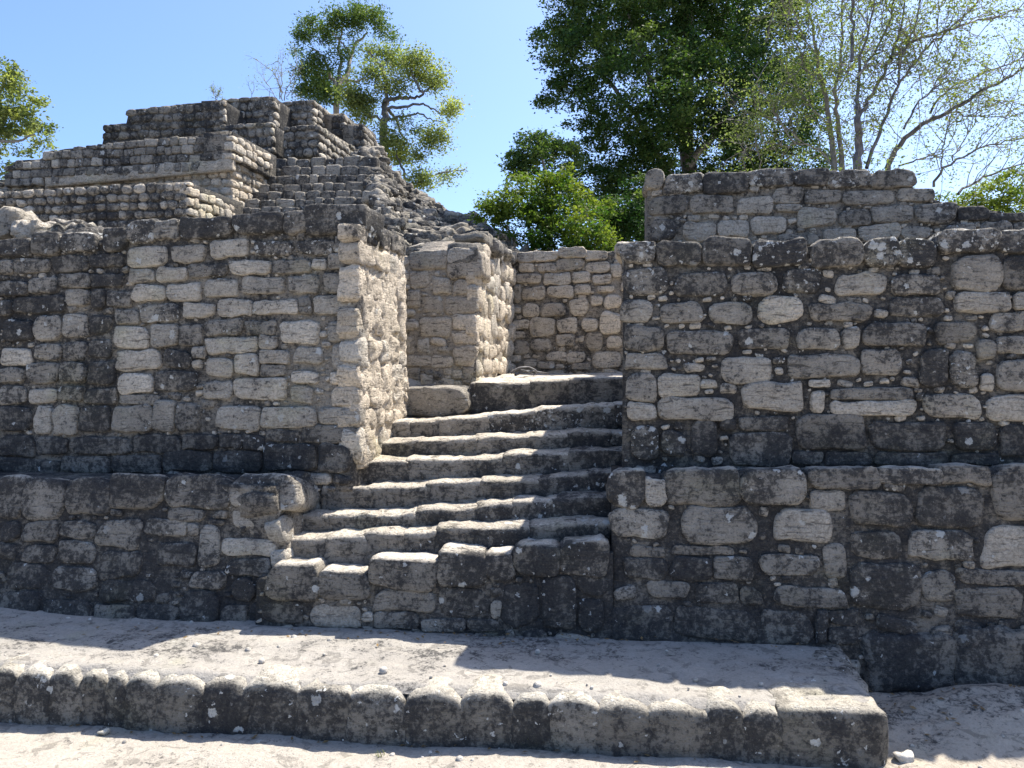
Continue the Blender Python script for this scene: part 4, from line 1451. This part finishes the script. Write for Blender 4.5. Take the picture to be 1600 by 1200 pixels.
# ---- bright bushes in front of it
t5 = thing('leafy_tree', 'small tree with fresh green rounded crown between pyramid and dark tree', 'tree', (0.6, 20, 0))
D5 = 20
P, Yl = crown_points([(838, 232, 40, D5), (820, 262, 30, D5), (870, 250, 40, D5 + 1), (800, 250, 14, D5, 0.6)], 90, 0.1, 0.3, 0.22, per=60, yel=0.05)
leaves('crown', P, 0.10, LEAF_MD, t5, Yl)
join_tubes('trunk', [tube(smooth_line([ground_foot(at(860, 380, D5)), at(862, 330, D5), at(845, 240, D5)], 4, 0.03), 0.09, 0.03)], BARK_P, t5)
b5 = thing('leafy_bush', 'bright yellow green bush at the end of the rubble slope', 'bush', (0.9, 17.5, 0))
P, Yl = crown_points([(795, 325, 42, 17.5), (772, 330, 24, 17.4), (845, 305, 45, 17.8), (880, 320, 48, 18), (905, 355, 45, 17.3, 0.7, 0.5), (925, 370, 35, 17, 0.8), (870, 370, 40, 17.5, 0.8, 0.0), (835, 360, 40, 17.4, 0.8, 0.0), (930, 330, 30, 18, 0.6, 0.4), (880, 275, 26, 18, 0.5, 0.6), (760, 345, 14, 17.4, 0.5)], 120, 0.1, 0.3, 0.2, per=60, yel=0.3)
leaves('crown', P, 0.085, LEAF_BR, b5, Yl)
for k in range(5):
    x = 800 + k * 32
    join_tubes('stem', [tube(limb3([(x + 6, 420), (x, 380), (x - 12, 330)], 17.5, 0.02, 0.1), 0.03, 0.012, 5)], BARK_P, b5)
b6 = thing('leafy_bush', 'dark green bush behind the left end of the upper wall', 'bush', (3.0, 19, 0))
P, Yl = crown_points([(978, 330, 42, 19), (985, 365, 45, 19), (950, 385, 30, 19), (1010, 300, 34, 19.5), (1020, 350, 40, 19.5)], 120, 0.1, 0.3, 0.22, per=60, yel=-0.1)
leaves('crown', P, 0.09, LEAF_DK, b6, Yl)

# ---- sparse tree with many limbs at the right
def sparse_tree(t, limbs, d, mat, leafm, yel, twig_len=0.9, tw=2.2, leaf=0.07, lper=9, trunk_n=1, spread=0.3, seed=1, leafspread=0.10):
    rs = np.random.RandomState(seed)
    LP, TW = [], []
    for j, (pts, r0, r1) in enumerate(limbs):
        Q = limb3(pts, d, 0.02, spread, rs)
        if j < trunk_n:
            Q = np.concatenate([[ground_foot(Q[0])], Q])
        join_tubes('trunk' if j < trunk_n else 'limb', [tube(Q, r0 * (1 if j < trunk_n else 0.72), r1 * 0.7, 7 if r0 > 0.08 else 5)], mat, t)
        seglen = np.linalg.norm(np.diff(Q, axis=0), axis=1)
        cum = np.concatenate([[0], np.cumsum(seglen)])
        L_ = cum[-1]
        nt_ = int(L_ * tw)
        for k in range(nt_):
            f = rs.uniform(0.12, 1.0) * L_
            p = np.array([np.interp(f, cum, Q[:, i]) for i in range(3)])
            i = min(len(Q) - 2, int(np.searchsorted(cum, f)) - 1)
            dr = Q[i + 1] - Q[i]
            dr /= np.linalg.norm(dr) + 1e-9
            v = dr * rs.uniform(0.2, 1) + rs.normal(0, 0.6, 3) + np.array([0, 0, 0.25])
            v /= np.linalg.norm(v)
            ln = twig_len * rs.uniform(0.4, 1.4)
            q = [p]
            for s in range(4):
                v = v + rs.normal(0, 0.22, 3)
                v /= np.linalg.norm(v)
                q.append(q[-1] + v * ln / 4)
                if s > 0 and rs.random() < 0.75:
                    w_ = v + rs.normal(0, 0.6, 3)
                    w_ /= np.linalg.norm(w_)
                    e = q[-1] + w_ * ln * 0.45
                    TW.append(tube([q[-1], (q[-1] + e) / 2 + rs.normal(0, 0.02, 3), e], 0.006, 0.003, 3))
                    LP.append(e + rs.normal(0, leafspread, (lper, 3)))
                    LP.append((q[-1] + e) / 2 + rs.normal(0, leafspread, (lper // 2 + 1, 3)))
            TW.append(tube(q, 0.012, 0.004, 3))
            LP.append(q[-1] + rs.normal(0, leafspread, (lper, 3)))
    join_tubes('twigs', TW, BARK_P, t, 'stuff')
    P = np.concatenate(LP)
    leaves('foliage', P, leaf, leafm, t, yel)


k6 = 1543 / 450
t6 = thing('sparse_tree', 'thin leaved tree with dark forked trunk and many slanting limbs at the right', 'tree', at(1337, 300, 14) * 1)
t6.location.z = 0
Lm = [(zl('650,910 655,780 655,650 650,570', 1150, 0, k6), 0.085, 0.07),
      (zl('650,570 655,500 665,330 700,200 740,0', 1150, 0, k6), 0.055, 0.02),
      (zl('660,610 750,470 830,310 880,170 905,-40', 1150, 0, k6), 0.055, 0.02),
      (zl('830,310 960,220 1110,170 1300,110 1530,50', 1150, 0, k6), 0.045, 0.015),
      (zl('620,330 630,130 625,-60', 1150, 0, k6), 0.045, 0.03),
      (zl('650,420 760,250 850,40 850,-40', 1150, 0, k6), 0.035, 0.02),
      (zl('700,900 760,720 830,560 870,440 1000,280 1130,170 1300,0', 1150, 0, k6), 0.05, 0.02),
      (zl('900,690 960,560 1080,440 1180,300', 1150, 0, k6), 0.03, 0.012),
      (zl('870,440 880,330 960,150 1000,-30', 1150, 0, k6), 0.03, 0.015)]
sparse_tree(t6, Lm, 14, BARK_D, LEAF_GY, 0.25, twig_len=0.75, tw=9, leaf=0.055, lper=14, seed=4, spread=0.18)
t7 = thing('sparse_tree', 'low spreading bare tree with near horizontal limbs at the far right', 'tree', (6.5, 15.5, 0))
Lm = [(zl('815,890 870,770 1000,660 1130,610 1290,500 1420,440 1540,370 1700,300', 1150, 0, k6), 0.06, 0.02),
      (zl('1040,610 1100,500 1250,420 1540,310 1700,250', 1150, 0, k6), 0.035, 0.014),
      (zl('870,890 1000,850 1130,815', 1150, 0, k6), 0.03, 0.012),
      (zl('1060,1000 1100,900 1260,810 1400,760 1600,735', 1150, 0, k6), 0.04, 0.016),
      (zl('1100,900 1110,760 1150,620 1200,560', 1150, 0, k6), 0.022, 0.01),
      (zl('1190,1040 1300,960 1420,910 1600,860', 1150, 0, k6), 0.04, 0.02),
      (zl('1160,860 1200,780 1290,640', 1150, 0, k6), 0.02, 0.01),
      (zl('1290,510 1360,520 1420,550', 1150, 0, k6), 0.02, 0.01),
      (zl('1180,600 1260,630 1420,630 1540,600', 1150, 0, k6), 0.02, 0.01)]
sparse_tree(t7, Lm, 15.5, BARK_D, LEAF_GY, 0.35, twig_len=0.8, tw=7, leaf=0.055, lper=11, seed=9, spread=0.15)
t8 = thing('sparse_tree', 'slender pale barked trees with light foliage before the dark tree', 'tree', (5.0, 16, 0))
Lm = [(zl('525,920 520,700 470,480 430,300 380,-40', 1150, 0, k6), 0.07, 0.03),
      (zl('570,920 550,680 530,500 570,300 575,-40', 1150, 0, k6), 0.06, 0.025),
      (zl('520,890 440,800 350,760 250,780 160,770 130,690', 1150, 0, k6), 0.03, 0.012),
      (zl('160,770 80,790 0,860', 1150, 0, k6), 0.02, 0.01), (zl('130,905 130,830 110,780', 1150, 0, k6), 0.015, 0.008),
      (zl('470,480 380,380 300,200 250,60', 1150, 0, k6), 0.03, 0.012), (zl('500,700 400,560 300,450 230,420', 1150, 0, k6), 0.025, 0.01),
      (zl('320,770 180,560 120,440 90,380', 1150, 0, k6), 0.02, 0.01), (zl('350,760 230,640 60,600 -60,640', 1150, 0, k6), 0.02, 0.01),
      (zl('440,300 330,150 240,-20', 1150, 0, k6), 0.02, 0.01), (zl('530,500 640,330 700,140 720,-30', 1150, 0, k6), 0.025, 0.012)]
sparse_tree(t8, Lm, 16, BARK_P, LEAF_GY, 0.12, twig_len=0.8, tw=8, leaf=0.06, lper=13, seed=14, spread=0.15, trunk_n=2, leafspread=0.12)
b8 = thing('leafy_bush', 'yellow green bush above the right wall\'s lower end', 'bush', (9.8, 20, 0))
P, Yl = crown_points([(1555, 305, 36, 20), (1510, 318, 24, 20), (1590, 290, 34, 20), (1470, 310, 14, 20, 0.5), (1610, 325, 40, 20), (1540, 335, 40, 20), (1480, 335, 24, 20)], 90, 0.1, 0.3, 0.2, per=50, yel=0.65)
leaves('crown', P, 0.085, LEAF_BR, b8, Yl)
join_tubes('stem', [tube(limb3([(1550, 400), (1552, 340), (1570, 300)], 20, 0.02, 0.1), 0.05, 0.02, 5)], BARK_P, b8)

# ---- trees behind the pyramid
k3 = 3.75
D3 = 36
t3 = thing('spreading_tree', 'tree with crooked bare limbs and pale green crown right behind the pyramid', 'tree', (-5.8, D3, 0))


def bl(txt, ox, oy, k, d):
    out = []
    for a in txt.split():
        q = [float(v) for v in a.split(',')]
        out.append((ox + q[0] / k, oy + q[1] / k, q[2] / k, d + R.uniform(-1, 1), *(q[3:])))
    return out


P, Yl = crown_points(bl('860,350,100,0.7,0.2 1000,400,100,0.7,0.4 1110,440,80,0.7,0.5 1220,600,55,0.8,0.9 1190,660,50,0.7,0.8 870,500,90,0.8,0.2 760,420,80,0.7 930,700,50,0.5 1110,820,85,1,0.3 890,830,80,0.9 900,930,80,0.9 1010,900,60,0.7 1040,1050,80,0.9 1190,1030,60,0.4 1250,1010,40,0.25 700,600,80,1 640,560,90,1 1130,500,60,0.7,0.5 690,680,60,0.9 800,760,50,0.6 1000,760,40,0.5 1020,330,60,0.8,0.2 1160,750,40,0.5,0.4 740,300,50,0.8', 380, 0, k3, D3), 105, 0.1, 0.1, 0.46, per=40, yel=0.2)
leaves('crown', P, 0.13, LEAF_GY, t3, Yl)
Lm = [('820,800 830,720 830,640 838,580', 0.20, 0.15, 'trunk'), ('835,600 845,480 800,380 740,300', 0.10, 0.035, 'limb'), ('835,590 940,565 1000,575 1060,545 1130,470', 0.10, 0.035, 'limb'),
      ('840,640 960,622 1040,605 1100,635 1150,660', 0.075, 0.025, 'limb'), ('850,700 900,690 960,680 1040,665 1100,700 1180,720', 0.07, 0.02, 'limb'), ('850,640 900,700 920,790 960,830', 0.08, 0.03, 'limb'),
      ('1060,545 1000,470 980,400', 0.06, 0.03, 'limb'), ('830,720 760,680 690,640', 0.07, 0.03, 'limb'), ('960,1100 930,1000 900,880', 0.08, 0.03, 'limb'), ('980,1110 1060,1050 1180,1010 1300,990', 0.05, 0.02, 'limb')]
for j, (tx, r0, r1, nm) in enumerate(Lm):
    Q = limb3(zl(tx, 380, 0, k3), D3, 0.04, 0.2)
    if nm == 'trunk':
        Q = np.concatenate([[ground_foot(Q[0])], Q])
    join_tubes(nm, [tube(Q, r0, r1, 6)], BARK_D, t3)
D2 = 40
t2 = thing('spreading_tree', 'darker leafy tree with rounded crown rising over the pyramid top', 'tree', (-8.3, D2, 0))
P, Yl = crown_points(bl('650,90,90 560,120,90 770,110,60 400,160,80 340,215,50 300,300,35 430,370,85 380,440,80 350,520,55 560,330,80,0.4 820,190,50 870,215,35 480,470,80 640,210,60,0.3 500,200,70 450,540,80 700,60,50 780,80,40 600,440,60,0.4 520,560,70 640,300,60,0.3', 380, 0, k3, D2), 75, 0.1, 0.1, 0.42, per=40, yel=0.12)
leaves('crown', P, 0.13, LEAF_MD, t2, Yl)
for j, (tx, r0, r1, nm) in enumerate([('545,620 550,560 560,500', 0.18, 0.14, 'trunk'), ('560,510 620,420 630,330 660,250 730,190', 0.15, 0.05, 'limb'), ('550,520 500,420 470,330 400,280', 0.12, 0.04, 'limb'),
                                      ('560,500 570,380 560,250 590,150', 0.12, 0.04, 'limb'), ('600,480 700,470 760,450', 0.08, 0.03, 'limb'), ('630,330 580,250 520,190', 0.06, 0.03, 'limb')]):
    Q = limb3(zl(tx, 380, 0, k3), D2, 0.04, 0.2)
    if nm == 'trunk':
        Q = np.concatenate([[ground_foot(Q[0])], Q])
    join_tubes(nm, [tube(Q, r0, r1, 6)], BARK_P, t2)
t9 = thing('sparse_bush', 'nearly leafless grey bush beside the dark crown on the pyramid top', 'bush', (-9.4, 30, 0))
Lm = [(zl('230,590 215,500 180,420 60,340', 380, 0, k3), 0.03, 0.012), (zl('215,580 230,460 210,320', 380, 0, k3), 0.03, 0.012), (zl('240,590 280,460 310,380', 380, 0, k3), 0.03, 0.012),
      (zl('200,580 150,500 120,470', 380, 0, k3), 0.02, 0.01), (zl('70,590 50,560 45,520', 380, 0, k3), 0.02, 0.01), (zl('250,570 290,520 310,480', 380, 0, k3), 0.02, 0.01)]
sparse_tree(t9, Lm, 30, BARK_P, LEAF_GY, 0.3, twig_len=0.7, tw=5, leaf=0.06, lper=3, seed=19, spread=0.05, trunk_n=0, leafspread=0.12)
t10 = thing('sparse_bush', 'tiny shrub sprouting on the pyramid\'s top edge against the sky', 'bush', (-10.6, 27, 0))
Lm = [([(337, 160), (336, 150), (333, 138)], 0.015, 0.008), ([(338, 160), (341, 149), (343, 140)], 0.015, 0.008)]
sparse_tree(t10, Lm, 27.3, BARK_P, LEAF_GY, 0.3, twig_len=0.22, tw=14, leaf=0.05, lper=3, seed=29, spread=0.02, trunk_n=0, leafspread=0.05)
t1 = thing('leafy_tree', 'tree with sunlit yellow green crown at the left edge', 'tree', (-16, 25, 0))
P, Yl = crown_points([(12, 130, 34, 24), (40, 165, 34, 24), (8, 185, 45, 24.5), (58, 190, 24, 24), (30, 225, 36, 24.5, 0.6), (0, 265, 22, 24), (-60, 150, 70, 25), (-60, 240, 60, 25), (60, 215, 24, 24, 0.35), (15, 110, 20, 24), (-100, 80, 60, 25)], 50, 0.1, 0.25, 0.22, per=50, yel=0.35)
leaves('crown', P, 0.11, LEAF_GY, t1, Yl)
Q = limb3([(-80, 330), (-60, 260), (-20, 210), (20, 170)], 24.5, 0.03, 0.2)
join_tubes('trunk', [tube(np.concatenate([[ground_foot(Q[0])], Q]), 0.2, 0.05, 6)], BARK_P, t1)
for pts in ([(-40, 230), (0, 180), (50, 165)], [(-30, 215), (20, 225), (55, 210)], [(-20, 210), (0, 150), (15, 115)]):
    join_tubes('limb', [tube(limb3(pts, 24.5, 0.03, 0.1), 0.07, 0.02, 5)], BARK_P, t1)

# ================================================================== SMALL THINGS
gr_m = leaf_material('grass_blade', (0.08, 0.12, 0.03), (0.14, 0.18, 0.05), (0.30, 0.26, 0.10))


def tuft(label, px, py_, hgt, nbl, seed):
    rs = np.random.RandomState(seed)
    r = ray(px, py_)
    k = -EYE / r.z
    p = np.array([r.x * k, r.y * k, -0.01])
    V, F_ = [], []
    for i in range(nbl):
        a = rs.uniform(0, 6.28)
        b = p + np.array([rs.normal(0, 0.012), rs.normal(0, 0.008), 0])
        h = hgt * rs.uniform(0.5, 1.1)
        o = np.array([math.cos(a), math.sin(a), 0]) * h * rs.uniform(0.2, 0.8)
        w_ = np.array([-math.sin(a), math.cos(a), 0]) * 0.0018
        n = len(V)
        V += [b - w_, b + w_, b + o * 0.35 + [0, 0, h * 0.6] + w_ * 0.8, b + o * 0.35 + [0, 0, h * 0.6] - w_ * 0.8, b + o + [0, 0, h * 0.95], b + o + [0, 0, h * 0.93]]
        F_ += [(n, n + 1, n + 2, n + 3), (n + 3, n + 2, n + 4, n + 5)]
    T = np.zeros((len(V), 4))
    T[:, 0] = 0.5
    T[:, 1] = 0.3
    o = put('grass_tuft', make_mesh('grass_tuft', np.array(V) - p, np.array(F_), gr_m, T, False))
    o.location = p
    tag(o, label, 'grass')


tuft('thin grass tuft at the foot of the platform, left of the larger sprig', 596, 1180, 0.035, 16, 3)
tuft('small green sprig growing at the platform foot right of centre', 822, 1168, 0.07, 9, 5)
# crumbs of stone
for nm, lab, px, py_, s, on in (('stone_chip', 'small white stone chip on the ground before the platform, centre', 645, 1150, 0.035, 0), ('stone_chip', 'pale stone chip on the ground before the platform, left', 160, 1139, 0.03, 0),
                                ('stone_chip', 'pale loose stone lying in the hollow right of the platform', 1412, 1190, 0.05, 0)):
    r = ray(px, py_)
    k = -(EYE - 0.01) / r.z
    P, Fq = rock((s * 1.3, s, s * 0.6), int(px), (4, 4, 4))
    o = put(nm, make_mesh(nm, P, Fq, SOFT, (0.0, 0.1, 0.0, 1.5)), None, Matrix.Translation((r.x * k, r.y * k, s * 0.2 + float(gh(np.array([[r.x * k]]), np.array([[r.y * k]]))[0, 0]))))
    tag(o, lab, 'stone', None, 'loose stone chips on the ground')
Vs, Fs, Ts, n = [], [], [], 0
for i in range(170):
    x, y = R.uniform(-2.6, 2.4), R.uniform(3.0, 4.2)
    onp = R.random() < 0.6
    f = float(front(x))
    if onp:
        y = f + 0.06 + R.random() ** 1.5 * (4.3 - f)
        if x > 1.5:
            continue
        z = PT + 0.004
    else:
        y = R.uniform(2.7, f - 0.02) if x < 1.6 else R.uniform(2.8, 3.9)
        z = float(gh(np.array([[x]]), np.array([[y]]))[0, 0])
    s = R.uniform(0.002, 0.0045) * (1.5 if R.random() < 0.04 else 1)
    P, Fq = rock((s * 1.3, s, s * 0.7), i, (2, 2, 2))
    Vs.append(P + np.array([x, y, z - s * 0.15]))
    Fs.append(Fq + n)
    n += len(P)
    T = np.empty((len(P), 4))
    T[:] = (R.choice([0, 0, 0.2]), 0.1, 0, R.uniform(1.0, 1.4))
    Ts.append(T)
o = put('pebbles', make_mesh('pebbles', np.concatenate(Vs), np.concatenate(Fs), SOFT, np.concatenate(Ts)))
tag(o, 'scattered grit and small pebbles on the platform and the ground', 'pebbles', 'stuff')
dl = leaf_material('dry_leaf', (0.16, 0.10, 0.05), (0.24, 0.16, 0.07), (0.30, 0.25, 0.10), 0.1)
V, F_ = [], []
for i in range(230):
    if i < 90:
        x = R.uniform(-2.4, 1.5)
        y = float(np.interp(x, [-3, 1.8], [4.28, 4.0])) - abs(R.gauss(0, 0.07))
        z = PT + 0.012
    elif i < 190:
        x = R.uniform(1.62, 2.8)
        y = R.uniform(3.0, 3.95)
        z = float(gh(np.array([[x]]), np.array([[y]]))[0, 0]) + 0.006
    else:
        x = R.uniform(-2.2, 1.2)
        y = float(front(x)) - abs(R.gauss(0, 0.04)) - 0.03
        z = float(gh(np.array([[x]]), np.array([[y]]))[0, 0]) + 0.006
    a, l_ = R.uniform(0, 6.28), R.uniform(0.008, 0.018)
    dx, dy = math.cos(a) * l_, math.sin(a) * l_
    n = len(V)
    V += [(x - dx, y - dy, z), (x - dy * 0.5, y + dx * 0.5, z + R.uniform(0, 0.006)), (x + dx, y + dy, z + R.uniform(0, 0.008)), (x + dy * 0.5, y - dx * 0.5, z + R.uniform(0, 0.006))]
    F_.append((n, n + 1, n + 2, n + 3))
T = np.zeros((len(V), 4))
T[:, 0] = np.repeat(NR.random(len(V) // 4), 4)
o = put('dry_leaves', make_mesh('dry_leaves', np.array(V), np.array(F_), dl, T, False))
tag(o, 'small dry leaves scattered at the wall foot and in the hollow by the platform', 'leaf litter', 'stuff')
# dry branch on the landing
br = thing('dry_branch', 'bent dry brown branch lying on the landing at the foot of the pier', 'branch', at(820, 582, 6.6))
br.location.z = zl_
tb_ = []
for tx in ([(798, 583), (812, 574), (826, 573), (840, 580), (834, 586)], [(805, 586), (822, 579), (845, 582), (858, 584)], [(800, 580), (818, 578), (832, 584)]):
    Q = smooth_line([at(p[0], p[1], 6.6 + R.uniform(-0.1, 0.1)) for p in tx], 4)
    Q[:, 2] = np.maximum(Q[:, 2], zl_ + 0.02)
    tb_.append(tube(Q, 0.012, 0.006, 5))
join_tubes('stem', tb_, BARK_D, br)
